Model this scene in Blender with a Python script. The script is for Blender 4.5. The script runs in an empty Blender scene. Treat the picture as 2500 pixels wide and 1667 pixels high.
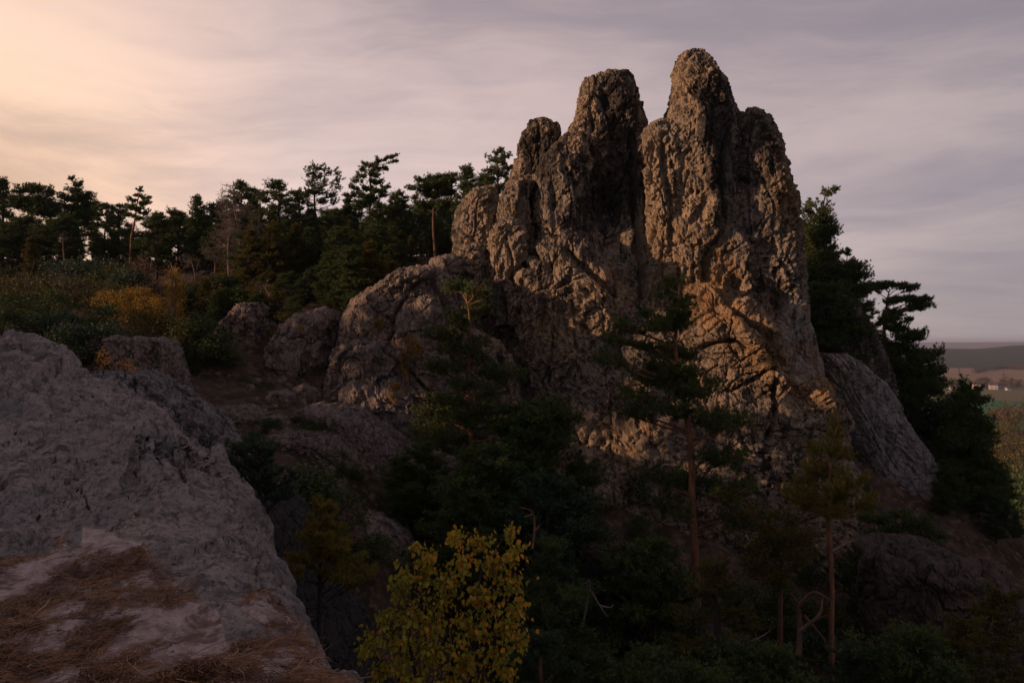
import bpy, math, random
import numpy as np
from math import radians as R, sin, cos, pi
from mathutils import Vector

# ------------------------------------------------------------------ camera, light, exposure
scene = bpy.context.scene
coll = scene.collection
F = 1944.0            # focal length in pixels of the 2500 px wide photograph (28 mm)
CX, CY = 1250.0, 833.5
cam_d = bpy.data.cameras.new("camera")
cam_d.sensor_width = 36.0
cam_d.lens = 28.0
cam_d.clip_start = 0.05
cam_d.clip_end = 40000.0
cam = bpy.data.objects.new("camera", cam_d)
cam.location = (0, 0, 0)
cam.rotation_euler = (R(90), 0, 0)
coll.objects.link(cam)
scene.camera = cam

SUN_AZ = -106.0        # degrees to the right of the view direction (negative: left)
SUN_EL = 11.5
sd = Vector((sin(R(SUN_AZ)) * cos(R(SUN_EL)), cos(R(SUN_AZ)) * cos(R(SUN_EL)), sin(R(SUN_EL))))
sun_d = bpy.data.lights.new("sun", 'SUN')
sun_d.energy = 4.5
sun_d.angle = R(0.6)
sun_d.color = (1.0, 0.585, 0.36)
sun = bpy.data.objects.new("sun", sun_d)
sun.rotation_euler = (-sd).to_track_quat('-Z', 'Y').to_euler()
sun.location = (-60, 0, 40)
coll.objects.link(sun)

scene.view_settings.view_transform = 'Standard'
scene.view_settings.look = 'None'
scene.view_settings.exposure = 0.0
scene.view_settings.gamma = 1.0
scene.view_settings.use_curve_mapping = False
scene.cycles.max_bounces = 5
scene.cycles.diffuse_bounces = 2
scene.cycles.glossy_bounces = 1
scene.cycles.transmission_bounces = 2
scene.cycles.volume_bounces = 0
scene.cycles.transparent_max_bounces = 4
scene.cycles.caustics_reflective = False
scene.cycles.caustics_refractive = False


class NT:
    """small helper for writing node trees"""
    def __init__(self, tree):
        self.t = tree
        self.t.nodes.clear()
    def n(self, typ, _in=None, **kw):
        nd = self.t.nodes.new(typ)
        for k, v in kw.items():
            setattr(nd, k, v)
        for k, v in (_in or {}).items():
            s = nd.inputs[k]
            if isinstance(v, bpy.types.NodeSocket):
                self.t.links.new(v, s)
            else:
                if isinstance(v, tuple) and len(v) == 3 and s.type == 'RGBA':
                    v = v + (1,)
                s.default_value = v
        return nd
    def math(self, op, a, b=None, c=None, clamp=False):
        d = {0: a}
        if b is not None: d[1] = b
        if c is not None: d[2] = c
        return self.n('ShaderNodeMath', d, operation=op, use_clamp=clamp).outputs[0]
    def vmath(self, op, a, b=None, out=0):
        d = {0: a}
        if b is not None: d[1] = b
        return self.n('ShaderNodeVectorMath', d, operation=op).outputs[out]
    def mix(self, f, a, b, mode='MIX'):
        return self.n('ShaderNodeMix', {0: f, 6: a, 7: b}, data_type='RGBA', blend_type=mode).outputs[2]
    def noise(self, vec, scale, detail=4, rough=0.55, dist=0.0, out=0):
        return self.n('ShaderNodeTexNoise', {'Vector': vec, 'Scale': scale, 'Detail': detail, 'Roughness': rough, 'Distortion': dist}).outputs[out]
    def step(self, v, lo, hi, a=0.0, b=1.0):
        return self.n('ShaderNodeMapRange', {0: v, 1: lo, 2: hi, 3: a, 4: b}, interpolation_type='SMOOTHSTEP', clamp=True).outputs[0]
    def mapv(self, vec, scale=(1, 1, 1), rot=(0, 0, 0), loc=(0, 0, 0)):
        return self.n('ShaderNodeMapping', {'Vector': vec, 'Scale': scale, 'Rotation': rot, 'Location': loc}).outputs[0]


# ------------------------------------------------------------------ sky
world = bpy.data.worlds.new("World")
scene.world = world
world.use_nodes = True
w = NT(world.node_tree)
d = w.n('ShaderNodeTexCoord').outputs['Generated']
sky = w.n('ShaderNodeTexSky', sky_type='NISHITA', sun_disc=False, sun_elevation=R(SUN_EL), sun_rotation=R(SUN_AZ),
          altitude=200, air_density=1.0, dust_density=2.0, ozone_density=1.0)
xyz = w.n('ShaderNodeSeparateXYZ', {0: d})
zc = w.math('MAXIMUM', xyz.outputs[2], 0.0)
den = w.math('ADD', zc, 0.10)
px_ = w.math('DIVIDE', xyz.outputs[0], den)
py_ = w.math('DIVIDE', xyz.outputs[1], den)
pl = w.n('ShaderNodeCombineXYZ', {0: px_, 1: py_, 2: 0.0}).outputs[0]
GL = R(-52)
glow_dir = (sin(GL) * cos(R(9)), cos(GL) * cos(R(9)), sin(R(9)))
ca = w.vmath('DOT_PRODUCT', d, glow_dir, out=1)
# clouds: long veils seen in perspective
warp = w.noise(w.mapv(pl, (0.25, 0.25, 1)), 1.0, 2, 0.5, 0, out=1)
wv = w.vmath('ADD', pl, w.vmath('MULTIPLY', w.vmath('SUBTRACT', warp, (0.5, 0.5, 0.5)), (2.2, 2.2, 0)))
rv = w.vmath('ADD', d, w.vmath('MULTIPLY', w.vmath('SUBTRACT', w.noise(w.mapv(d, (2.2, 2.2, 4.0)), 1.0, 3, 0.5, 0, out=1), (0.5, 0.5, 0.5)), (0.30, 0.30, 0.16)))
n1 = w.noise(w.mapv(rv, (1.7, 1.7, 8.5), (0, R(15), 0)), 1.0, 8, 0.60, 0.5)
n2 = w.noise(w.mapv(rv, (1.0, 1.0, 3.6), (0, R(24), 0), (3.3, 1.2, 0)), 1.0, 6, 0.55, 0.3)
n3 = w.noise(w.mapv(wv, (0.5, 1.3, 1), (0, 0, R(20)), (7, 3, 0)), 1.0, 6, 0.6, 0.3)
cl = w.math('ADD', w.math('MULTIPLY', n1, 0.46), w.math('ADD', w.math('MULTIPLY', n2, 0.40), w.math('MULTIPLY', n3, 0.14)))
n4 = w.noise(w.mapv(rv, (4.5, 4.5, 26.0), (0, R(19), 0), (1.7, 4.1, 0)), 1.0, 8, 0.62, 0.6)
cl = w.math('ADD', cl, w.math('MULTIPLY', w.math('SUBTRACT', n4, 0.5), w.step(n2, 0.42, 0.62, 0.04, 0.20)))
clf = w.step(cl, 0.38, 0.61)
g2 = w.step(ca, 0.78, 0.99)        # warm heart
rp = w.n('ShaderNodeValToRGB', {0: w.math('MULTIPLY_ADD', ca, 0.5, 0.5)})
el = rp.color_ramp.elements
el[0].position = 0.0; el[0].color = (0.25, 0.22, 0.25, 1)
el[1].position = 1.0; el[1].color = (0.98, 0.76, 0.68, 1)
for pos_, col_ in ((0.32, (0.31, 0.27, 0.295, 1)), (0.55, (0.425, 0.370, 0.395, 1)), (0.75, (0.57, 0.475, 0.485, 1)), (0.90, (0.74, 0.60, 0.58, 1))):
    e_ = el.new(pos_); e_.color = col_
base = rp.outputs[0]
g1 = w.step(ca, 0.0, 1.0)
elev = w.step(zc, 0.05, 0.85)
base = w.mix(elev, base, (0.25, 0.212, 0.255, 1))
warm = w.mix(w.step(zc, 0.02, 0.34), (0.80, 0.51, 0.31, 1), (1.02, 0.73, 0.52, 1))
base = w.mix(w.math('MULTIPLY', g2, w.step(zc, 0.52, 0.18, 0.0, 0.95)), base, warm)
clc = w.mix(clf, (0.78, 0.775, 0.825, 1), (1.28, 1.20, 1.13, 1))
skyc = w.mix(1.0, base, clc, 'MULTIPLY')
hor = w.step(zc, 0.16, 0.0)
skyc = w.mix(w.math('MULTIPLY', hor, 0.35), skyc, w.mix(g1, (0.33, 0.285, 0.285, 1), (0.62, 0.50, 0.46, 1)))
bg1 = w.n('ShaderNodeBackground', {'Color': skyc, 'Strength': 1.0})
bg2 = w.n('ShaderNodeBackground', {'Color': sky.outputs[0], 'Strength': 0.05})
mixw = w.n('ShaderNodeMixShader', {0: 0.93, 1: bg2.outputs[0], 2: bg1.outputs[0]})
w.n('ShaderNodeOutputWorld', {0: mixw.outputs[0]})
world.cycles.sampling_method = 'MANUAL'
world.cycles.sample_map_resolution = 512

# ------------------------------------------------------------------ helpers
def P(px, py, dist):
    return np.array([(px - CX) / F * dist, dist, -(py - CY) / F * dist])

def mesh_arrays(name, verts, quads=None, tris=None, smooth=True, attrs=None, fattrs=None, mats=()):
    verts = np.asarray(verts, dtype=np.float32)
    idx, tot = [], []
    if quads is not None and len(quads):
        quads = np.asarray(quads, dtype=np.int32); idx.append(quads.ravel()); tot.append(np.full(len(quads), 4, np.int32))
    if tris is not None and len(tris):
        tris = np.asarray(tris, dtype=np.int32); idx.append(tris.ravel()); tot.append(np.full(len(tris), 3, np.int32))
    idx = np.concatenate(idx); tot = np.concatenate(tot)
    me = bpy.data.meshes.new(name)
    me.vertices.add(len(verts)); me.vertices.foreach_set('co', verts.ravel())
    me.loops.add(len(idx)); me.loops.foreach_set('vertex_index', idx)
    me.polygons.add(len(tot))
    st = np.zeros(len(tot), np.int32); st[1:] = np.cumsum(tot)[:-1]
    me.polygons.foreach_set('loop_start', st)
    me.polygons.foreach_set('loop_total', tot)
    me.polygons.foreach_set('use_smooth', np.full(len(tot), smooth))
    for k, v in (attrs or {}).items():
        a = me.attributes.new(k, 'FLOAT', 'POINT'); a.data.foreach_set('value', np.asarray(v, np.float32))
    for k, v in (fattrs or {}).items():
        a = me.attributes.new(k, 'FLOAT', 'FACE'); a.data.foreach_set('value', np.asarray(v, np.float32))
    for m in mats: me.materials.append(m)
    me.update(calc_edges=True)
    return me

def link(name, data, parent=None, loc=(0, 0, 0), rot=(0, 0, 0), sc=(1, 1, 1)):
    o = bpy.data.objects.new(name, data)
    coll.objects.link(o)
    if parent is not None: o.parent = parent
    o.location = loc; o.rotation_euler = rot; o.scale = sc
    return o

def tag(o, label=None, cat=None, group=None, kind=None):
    if label: o['label'] = label
    if cat: o['category'] = cat
    if group: o['group'] = group
    if kind: o['kind'] = kind
    return o

def thing(name, label, cat, loc=(0, 0, 0), group=None, rz=0.0, s=1.0):
    o = link(name, None, None, tuple(float(v) for v in loc), (0, 0, rz), (s, s, s))
    o.empty_display_size = 0.3
    return tag(o, label, cat, group)

def copy_tree(o, parent=None):
    c = o.copy(); coll.objects.link(c); c.parent = parent
    for ch in list(o.children): copy_tree(ch, c)
    return c

# ---- vectorised noise
_rs = np.random.RandomState(7)
_perm = _rs.permutation(256).astype(np.int32); _perm = np.concatenate([_perm, _perm, _perm])
_g = _rs.normal(size=(256, 3)); _g = (_g / np.linalg.norm(_g, axis=1)[:, None]).astype(np.float32)
_rnd = _rs.rand(256, 3).astype(np.float32)

def perlin(p):
    p = p.astype(np.float32)
    i = np.floor(p).astype(np.int32); f = p - i; i &= 255
    u = f * f * f * (f * (f * 6 - 15) + 10)
    out = 0
    for dx in (0, 1):
        wx = u[:, 0] if dx else 1 - u[:, 0]
        hx = _perm[i[:, 0] + dx]
        for dy in (0, 1):
            wy = wx * (u[:, 1] if dy else 1 - u[:, 1])
            hy = _perm[hx + i[:, 1] + dy]
            for dz in (0, 1):
                wz = wy * (u[:, 2] if dz else 1 - u[:, 2])
                g = _g[_perm[hy + i[:, 2] + dz] & 255]
                out = out + wz * (g[:, 0] * (f[:, 0] - dx) + g[:, 1] * (f[:, 1] - dy) + g[:, 2] * (f[:, 2] - dz))
    return out * 1.5

def fbm(p, octv=4, gain=0.5, lac=2.03):
    a, s, o = 1.0, 1.0, 0
    for k in range(octv):
        o = o + a * perlin(p * s + 17.3 * k); a *= gain; s *= lac
    return o

def ridged(p, octv=4, gain=0.5, lac=2.1):
    a, s, o, wt = 1.0, 1.0, 0, 1.0
    for k in range(octv):
        n = (1 - np.abs(perlin(p * s + 31.7 * k))) ** 2 * wt
        o = o + a * n; wt = np.clip(n * 1.6, 0, 1); a *= gain; s *= lac
    return o

def worley(p):
    p = p.astype(np.float32)
    i = np.floor(p).astype(np.int32); f = p - i
    F1 = np.full(len(p), 9.0, np.float32); F2 = F1.copy()
    for dx in (-1, 0, 1):
        for dy in (-1, 0, 1):
            for dz in (-1, 0, 1):
                h = _perm[_perm[_perm[(i[:, 0] + dx) & 255] + ((i[:, 1] + dy) & 255)] + ((i[:, 2] + dz) & 255)] & 255
                q = _rnd[h] + np.array([dx, dy, dz], np.float32) - f
                dd = (q * q).sum(1)
                m = dd < F1
                F2 = np.where(m, F1, np.minimum(F2, dd)); F1 = np.where(m, dd, F1)
    return np.sqrt(F1), np.sqrt(F2)

def facets(p, seed=0):
    """every cell is a slightly tilted plane: sharp broken faces"""
    p = p.astype(np.float32)
    i = np.floor(p).astype(np.int32); f = p - i
    F1 = np.full(len(p), 9.0, np.float32); out = np.zeros(len(p), np.float32)
    for dx in (-1, 0, 1):
        for dy in (-1, 0, 1):
            for dz in (-1, 0, 1):
                h = _perm[_perm[_perm[(i[:, 0] + dx + seed) & 255] + ((i[:, 1] + dy) & 255)] + ((i[:, 2] + dz) & 255)] & 255
                q = _rnd[h] + np.array([dx, dy, dz], np.float32) - f
                dd = (q * q).sum(1)
                m = dd < F1
                v = -(q * _g[(h * 7 + 3) & 255]).sum(1) + 0.35 * (_rnd[(h * 5 + 1) & 255, 0] - 0.5)
                out = np.where(m, v, out); F1 = np.where(m, dd, F1)
    return out

def sstep(x, a, b):
    t = np.clip((x - a) / (b - a), 0, 1); return t * t * (3 - 2 * t)

def seg_dist(px, py, poly):
    """distance in pixels to a polyline and parameter along it"""
    best = np.full(px.shape, 1e9); par = np.zeros(px.shape)
    n = len(poly) - 1
    for k in range(n):
        ax, ay = poly[k]; bx, by = poly[k + 1]
        vx, vy = bx - ax, by - ay
        t = np.clip(((px - ax) * vx + (py - ay) * vy) / (vx * vx + vy * vy + 1e-9), 0, 1)
        dd = np.hypot(px - ax - t * vx, py - ay - t * vy)
        m = dd < best
        best = np.where(m, dd, best); par = np.where(m, (k + t) / n, par)
    return best, par

def catmull(pts, n):
    """resample control rows by arc length with a Catmull-Rom curve"""
    pts = np.asarray(pts, float)
    Q = np.vstack([2 * pts[0] - pts[1], pts, 2 * pts[-1] - pts[-2]])
    out = []
    for k in range(1, len(Q) - 2):
        t = np.linspace(0, 1, 24, endpoint=False)[:, None]
        p0, p1, p2, p3 = Q[k - 1], Q[k], Q[k + 1], Q[k + 2]
        out.append(0.5 * (2 * p1 + (p2 - p0) * t + (2 * p0 - 5 * p1 + 4 * p2 - p3) * t ** 2 + (3 * p1 - p0 - 3 * p2 + p3) * t ** 3))
    out = np.vstack(out + [pts[-1:]])
    return out

def tps_fit(xy, z, scale=10.0, smooth=0.0):
    xy = np.asarray(xy, float) / scale; n = len(xy)
    r = np.linalg.norm(xy[:, None] - xy[None], axis=2)
    K = np.where(r > 0, r * r * np.log(r + 1e-12), 0) + smooth * np.eye(n)
    A = np.zeros((n + 3, n + 3)); A[:n, :n] = K
    A[:n, n] = 1; A[:n, n + 1:] = xy; A[n, :n] = 1; A[n + 1:, :n] = xy.T
    sol = np.linalg.solve(A, np.concatenate([z, np.zeros(3)]))
    def f(x, y):
        x = np.asarray(x, float) / scale; y = np.asarray(y, float) / scale
        sh = x.shape; x = x.ravel(); y = y.ravel()
        o = sol[n] + sol[n + 1] * x + sol[n + 2] * y
        for k in range(n):
            r2 = (x - xy[k, 0]) ** 2 + (y - xy[k, 1]) ** 2
            o += sol[k] * 0.5 * r2 * np.log(r2 + 1e-12)
        return o.reshape(sh)
    return f
# ------------------------------------------------------------------ materials
def new_mat(name):
    m = bpy.data.materials.new(name); m.use_nodes = True
    return m, NT(m.node_tree)

def attr(t, name):
    return t.n('ShaderNodeAttribute', attribute_name=name).outputs['Fac']

def rock_mat(name, tan, grey, dark, dark_amt=0.5, orange=(0.33, 0.19, 0.075), pale=(0.36, 0.34, 0.33), bump=0.5, sc=1.0, streak=True):
    m, t = new_mat(name)
    co = t.n('ShaderNodeTexCoord').outputs['Object']
    big = t.noise(co, 0.22 * sc, 3, 0.5, 0.3)
    med = t.noise(co, 1.1 * sc, 6, 0.62, 0.5)
    fin = t.noise(co, 6.0 * sc, 6, 0.68, 0.2)
    grn = t.noise(co, 28.0 * sc, 4, 0.7)
    c = t.mix(t.step(big, 0.36, 0.66), tan + (1,), grey + (1,))
    c = t.mix(t.step(med, 0.42, 0.72, 0, 0.6), c, tuple(v * 1.25 for v in tan) + (1,))
    c = t.mix(t.step(fin, 0.38, 0.70, 0, 0.55), c, tuple(v * 0.55 for v in grey) + (1,))
    # lichen and dark weathering crust, running down the faces
    st = t.noise(t.mapv(co, (1.0, 1.0, 0.30)), 1.7 * sc, 7, 0.66, 0.6)
    dk = t.math('ADD', st, t.math('MULTIPLY', attr(t, 'crust'), 0.24))
    dkf = t.step(dk, 0.53, 0.60, 0, 1.0)
    dkf = t.math('MULTIPLY', dkf, t.step(fin, 0.30, 0.52, 0.35, 1.0))
    dkf = t.math('MULTIPLY', dkf, dark_amt, clamp=True)
    c = t.mix(dkf, c, dark + (1,))
    sp = t.noise(co, 3.4 * sc, 5, 0.7, 0.8)
    c = t.mix(t.step(t.math('ADD', sp, t.math('MULTIPLY', attr(t, 'crust'), 0.10)), 0.56, 0.61, 0, dark_amt * 0.9), c, dark + (1,))
    c = t.mix(t.math('MULTIPLY', attr(t, 'orange'), t.step(med, 0.30, 0.60, 0.25, 1.0), clamp=True), c, orange + (1,))
    ps = t.noise(t.mapv(co, (2.2, 2.2, 0.22)), 1.6, 5, 0.6, 0.3)
    c = t.mix(t.math('MULTIPLY', attr(t, 'pale'), t.step(ps, 0.42, 0.60), clamp=True), c, pale + (1,))
    c = t.mix(t.step(grn, 0.30, 0.72, 0.0, 0.35), c, t.mix(1.0, c, (0.45, 0.43, 0.42, 1), 'MULTIPLY'))
    h = t.math('ADD', t.math('MULTIPLY', fin, 0.6), t.math('MULTIPLY', grn, 0.25))
    for rt_, sv_ in ((R(38), 1.0), (R(-52), 0.8)):
        cn = t.noise(t.mapv(co, (2.6 * sv_, 1.2, 0.55), (0, rt_, 0)), 1.0 * sc, 4, 0.5, 0.4)
        h = t.math('SUBTRACT', h, t.step(t.math('ABSOLUTE', t.math('SUBTRACT', cn, 0.5)), 0.022, 0.0, 0.0, 0.55))
    b = t.n('ShaderNodeBump', {'Height': h, 'Strength': 1.0, 'Distance': 0.30 * bump / sc})
    bs = t.n('ShaderNodeBsdfPrincipled', {'Base Color': c, 'Roughness': 0.95, 'Normal': b.outputs[0]})
    bs.inputs['Specular IOR Level'].default_value = 0.15
    t.n('ShaderNodeOutputMaterial', {0: bs.outputs[0]})
    return m

M_ROCK = rock_mat('sandstone', (0.345, 0.262, 0.172), (0.230, 0.200, 0.162), (0.035, 0.032, 0.030), 0.88)
M_ROCK_GREY = rock_mat('grey_sandstone', (0.30, 0.275, 0.262), (0.21, 0.20, 0.195), (0.03, 0.03, 0.03), 0.7, pale=(0.30, 0.29, 0.30))
M_ROCK_SHADE = rock_mat('gully_sandstone', (0.29, 0.225, 0.19), (0.215, 0.185, 0.17), (0.03, 0.03, 0.028), 0.75)

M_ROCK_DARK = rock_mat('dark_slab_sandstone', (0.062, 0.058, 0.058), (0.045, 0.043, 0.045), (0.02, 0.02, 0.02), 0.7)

M_ROCK_DOME = rock_mat('grey_brown_sandstone', (0.26, 0.205, 0.17), (0.20, 0.17, 0.15), (0.035, 0.032, 0.030), 0.7)

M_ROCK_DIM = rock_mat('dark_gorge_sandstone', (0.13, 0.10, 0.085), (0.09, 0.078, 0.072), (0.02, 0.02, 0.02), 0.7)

def fg_mat():
    m, t = new_mat('near_rock_and_sand')
    co = t.n('ShaderNodeTexCoord').outputs['Object']
    big = t.noise(co, 0.5, 3, 0.5, 0.3)
    med = t.noise(co, 1.8, 8, 0.66, 0.6)
    fin = t.noise(co, 9.0, 8, 0.7, 0.4)
    grn = t.noise(co, 55.0, 5, 0.75)
    c = t.mix(t.step(big, 0.38, 0.62), (0.29, 0.25, 0.23, 1), (0.215, 0.208, 0.198, 1))
    c = t.mix(t.step(med, 0.40, 0.66, 0, 0.85), c, (0.34, 0.28, 0.25, 1))
    c = t.mix(t.step(fin, 0.46, 0.62, 0, 0.6), c, (0.09, 0.088, 0.083, 1))
    c = t.mix(t.step(t.noise(co, 22.0, 6, 0.75, 0.3), 0.50, 0.62, 0, 0.75), c, (0.06, 0.056, 0.054, 1))
    c = t.mix(t.step(t.noise(co, 16.0, 6, 0.75, 0.3), 0.60, 0.68, 0, 0.6), c, (0.40, 0.36, 0.33, 1))
    c = t.mix(t.step(t.noise(t.mapv(co, (0.8, 2.6, 1.5), (0, 0, R(40))), 2.2, 8, 0.7, 0.6), 0.52, 0.62, 0, 0.7), c, (0.10, 0.092, 0.09, 1))
    li = t.noise(t.mapv(co, (1, 1, 1), (0, 0, 0), (4, 2, 9)), 3.2, 9, 0.72, 0.9)
    c = t.mix(t.step(li, 0.56, 0.62, 0, 0.8), c, (0.05, 0.052, 0.052, 1))
    li2 = t.noise(t.mapv(co, (1, 1, 1), (0, 0, 0), (14, 22, 3)), 2.4, 6, 0.6, 0.6)
    c = t.mix(t.step(li2, 0.69, 0.71, 0, 0.6), c, (0.42, 0.38, 0.37, 1))
    sand = attr(t, 'sand')
    sn = t.noise(co, 7.0, 8, 0.72, 0.5)
    sc_ = t.mix(t.step(sn, 0.40, 0.60), (0.52, 0.42, 0.40, 1), (0.34, 0.255, 0.235, 1))
    dn = t.noise(t.mapv(co, (1, 1, 1), (0, 0, 0), (3, 5, 1)), 2.3, 8, 0.72, 0.7)
    sc_ = t.mix(t.step(dn, 0.48, 0.62, 0, 0.8), sc_, (0.10, 0.06, 0.045, 1))
    sc_ = t.mix(t.step(t.noise(co, 5.0, 8, 0.75, 0.6), 0.60, 0.66, 0, 0.9), sc_, (0.020, 0.020, 0.020, 1))
    sc_ = t.mix(t.step(grn, 0.45, 0.75, 0, 0.4), sc_, (0.04, 0.03, 0.026, 1))
    c = t.mix(sand, c, sc_)
    h = t.math('ADD', t.math('MULTIPLY', fin, 0.7), t.math('ADD', t.math('MULTIPLY', grn, 0.22), t.math('MULTIPLY', med, 0.6)))
    b = t.n('ShaderNodeBump', {'Height': h, 'Strength': 0.9, 'Distance': 0.055})
    bs = t.n('ShaderNodeBsdfPrincipled', {'Base Color': c, 'Roughness': 0.95, 'Normal': b.outputs[0]})
    bs.inputs['Specular IOR Level'].default_value = 0.15
    t.n('ShaderNodeOutputMaterial', {0: bs.outputs[0]})
    return m
M_FG = fg_mat()

def leaf_mat(name, ca, cb, cc=None, trans=0.25, rough=0.7, pos=0.5):
    m, t = new_mat(name)
    a = attr(t, 'tint')
    co = t.n('ShaderNodeTexCoord').outputs['Object']
    n = t.noise(co, 0.9, 3, 0.5)
    c = t.mix(t.step(n, 0.35, 0.65), ca + (1,), cb + (1,))
    if cc: c = t.mix(t.step(a, pos, min(1.0, pos + 0.35)), c, cc + (1,))
    c = t.mix(t.math('MULTIPLY', a, 0.5), c, t.mix(1.0, c, (0.5, 0.5, 0.5, 1), 'MULTIPLY'))
    bs = t.n('ShaderNodeBsdfPrincipled', {'Base Color': c, 'Roughness': rough})
    bs.inputs['Specular IOR Level'].default_value = 0.2
    tr = t.n('ShaderNodeBsdfTranslucent', {'Color': c})
    mx = t.n('ShaderNodeMixShader', {0: trans, 1: bs.outputs[0], 2: tr.outputs[0]})
    t.n('ShaderNodeOutputMaterial', {0: mx.outputs[0]})
    return m

M_PINE = leaf_mat('pine_needles', (0.046, 0.082, 0.024), (0.078, 0.115, 0.030), (0.125, 0.130, 0.034), 0.15, pos=0.7)
M_PINE_Y = leaf_mat('yellowed_pine_needles', (0.16, 0.17, 0.032), (0.22, 0.185, 0.035), (0.36, 0.20, 0.04), 0.2, pos=0.6)
M_PINE_B = leaf_mat('bluish_pine_needles', (0.034, 0.070, 0.036), (0.050, 0.090, 0.045), (0.07, 0.10, 0.05), 0.15)
M_OLIVE = leaf_mat('olive_leaves', (0.070, 0.080, 0.018), (0.105, 0.100, 0.022), (0.17, 0.12, 0.025), 0.25)
M_OCHRE = leaf_mat('ochre_leaves', (0.30, 0.19, 0.022), (0.20, 0.155, 0.025), (0.48, 0.24, 0.028), 0.3)
M_ORANGE = leaf_mat('sunlit_painted_orange_leaves', (0.75, 0.32, 0.07), (0.65, 0.36, 0.10), (0.85, 0.50, 0.16), 0.35)  # bright leaf colour stands in for sunlight on the saplings
M_RUSSET = leaf_mat('russet_leaves', (0.080, 0.040, 0.022), (0.06, 0.040, 0.022), (0.12, 0.06, 0.03), 0.25)
M_BIRCH = leaf_mat('birch_leaves', (0.26, 0.29, 0.035), (0.44, 0.36, 0.04), (0.75, 0.36, 0.045), 0.3, pos=0.5)
M_FERN = leaf_mat('thicket_leaves', (0.070, 0.085, 0.022), (0.11, 0.105, 0.035), (0.14, 0.11, 0.045), 0.25)

def bark_mat(name, a, b, sc=6.0):
    m, t = new_mat(name)
    co = t.n('ShaderNodeTexCoord').outputs['Object']
    n = t.noise(t.mapv(co, (1, 1, 0.3)), sc, 6, 0.65, 0.3)
    c = t.mix(t.step(n, 0.38, 0.62), a + (1,), b + (1,))
    bm = t.n('ShaderNodeBump', {'Height': n, 'Strength': 0.6, 'Distance': 0.03})
    bs = t.n('ShaderNodeBsdfPrincipled', {'Base Color': c, 'Roughness': 0.9, 'Normal': bm.outputs[0]})
    t.n('ShaderNodeOutputMaterial', {0: bs.outputs[0]})
    return m
M_BARK = bark_mat('pine_bark', (0.13, 0.062, 0.034), (0.055, 0.035, 0.025))
M_BARK_R = bark_mat('red_pine_bark', (0.26, 0.115, 0.055), (0.12, 0.06, 0.035))
M_BARK_D = bark_mat('dark_bark', (0.030, 0.022, 0.018), (0.018, 0.015, 0.012))
M_DEAD = bark_mat('bare_grey_wood', (0.17, 0.135, 0.12), (0.10, 0.075, 0.065))
M_BIRCHBARK = bark_mat('birch_bark', (0.30, 0.25, 0.21), (0.06, 0.05, 0.045), 4.0)

def straw_mat():
    m, t = new_mat('dry_grass')
    a = attr(t, 'tint')
    c = t.mix(a, (0.095, 0.046, 0.022, 1), (0.36, 0.185, 0.078, 1))
    c = t.mix(t.step(a, 0.93, 0.97), c, (0.45, 0.33, 0.20, 1))
    bs = t.n('ShaderNodeBsdfPrincipled', {'Base Color': c, 'Roughness': 0.8})
    t.n('ShaderNodeOutputMaterial', {0: bs.outputs[0]})
    return m
M_STRAW = straw_mat()

def simple_noise_mat(name, a, b, sc, detail=6, c3=None, lo=0.4, hi=0.6, stretch=(1, 1, 1), bump=0.0):
    m, t = new_mat(name)
    co = t.n('ShaderNodeTexCoord').outputs['Object']
    v = t.mapv(co, stretch)
    n = t.noise(v, sc, detail, 0.6, 0.3)
    c = t.mix(t.step(n, lo, hi), a + (1,), b + (1,))
    if c3: c = t.mix(t.step(t.noise(v, sc * 4.1, 5, 0.6), 0.52, 0.66, 0, 0.8), c, c3 + (1,))
    kw = {'Base Color': c, 'Roughness': 0.95}
    if bump: kw['Normal'] = t.n('ShaderNodeBump', {'Height': n, 'Strength': bump, 'Distance': 0.3}).outputs[0]
    bs = t.n('ShaderNodeBsdfPrincipled', kw)
    bs.inputs['Specular IOR Level'].default_value = 0.1
    t.n('ShaderNodeOutputMaterial', {0: bs.outputs[0]})
    return m
M_GROUND = simple_noise_mat('hillside_soil', (0.040, 0.028, 0.020), (0.024, 0.022, 0.012), 0.6, 8, (0.062, 0.042, 0.032), bump=0.7)
# ------------------------------------------------------------------ terrain
gc = []   # (x, y, z) control points of the ground
def G(px, py, dist): gc.append(tuple(P(px, py, dist)))
def GZ(px, dist, z): gc.append(((px - CX) / F * dist, dist, z))
for a in [(-500, 640, 72), (-200, 640, 75), (0, 640, 75), (340, 640, 72), (600, 640, 68), (800, 650, 62), (1000, 650, 57), (1100, 670, 54),
          (0, 730, 55), (200, 745, 50), (300, 790, 43), (420, 845, 40), (500, 900, 40), (650, 735, 52), (850, 740, 47), (120, 800, 40),
          (560, 960, 38), (650, 1000, 36), (750, 1030, 35), (800, 1110, 32), (900, 1200, 31), (1000, 1330, 29), (860, 1300, 26),
          (1300, 1300, 37), (1500, 1400, 34), (1700, 1480, 33), (1950, 1450, 36), (2200, 1330, 42), (2400, 1420, 40),
          (1980, 820, 53), (2120, 900, 57), (2230, 1030, 59), (2350, 1230, 60), (2500, 1380, 62), (1500, 700, 55), (1750, 740, 56)]:
    G(*a)
for a in [(340, 110, 0), (-300, 110, 0), (900, 105, -2), (1300, 100, -8), (1800, 100, -14), (2300, 100, -28), (2700, 90, -34),
          (340, 160, -18), (1300, 160, -34), (2300, 160, -50), (2900, 130, -52), (-900, 120, 2), (-1500, 160, -10),
          (1250, 12, -9.5), (700, 16, -9.5), (1100, 20, -11), (1250, 5, -7), (2000, 8, -9), (2500, 25, -16), (2000, 25, -15), (1500, 25, -14),
          (1800, 14, -12), (3200, 25, -19), (3200, 50, -32), (2900, 60, -34)]:
    GZ(*a)
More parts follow.
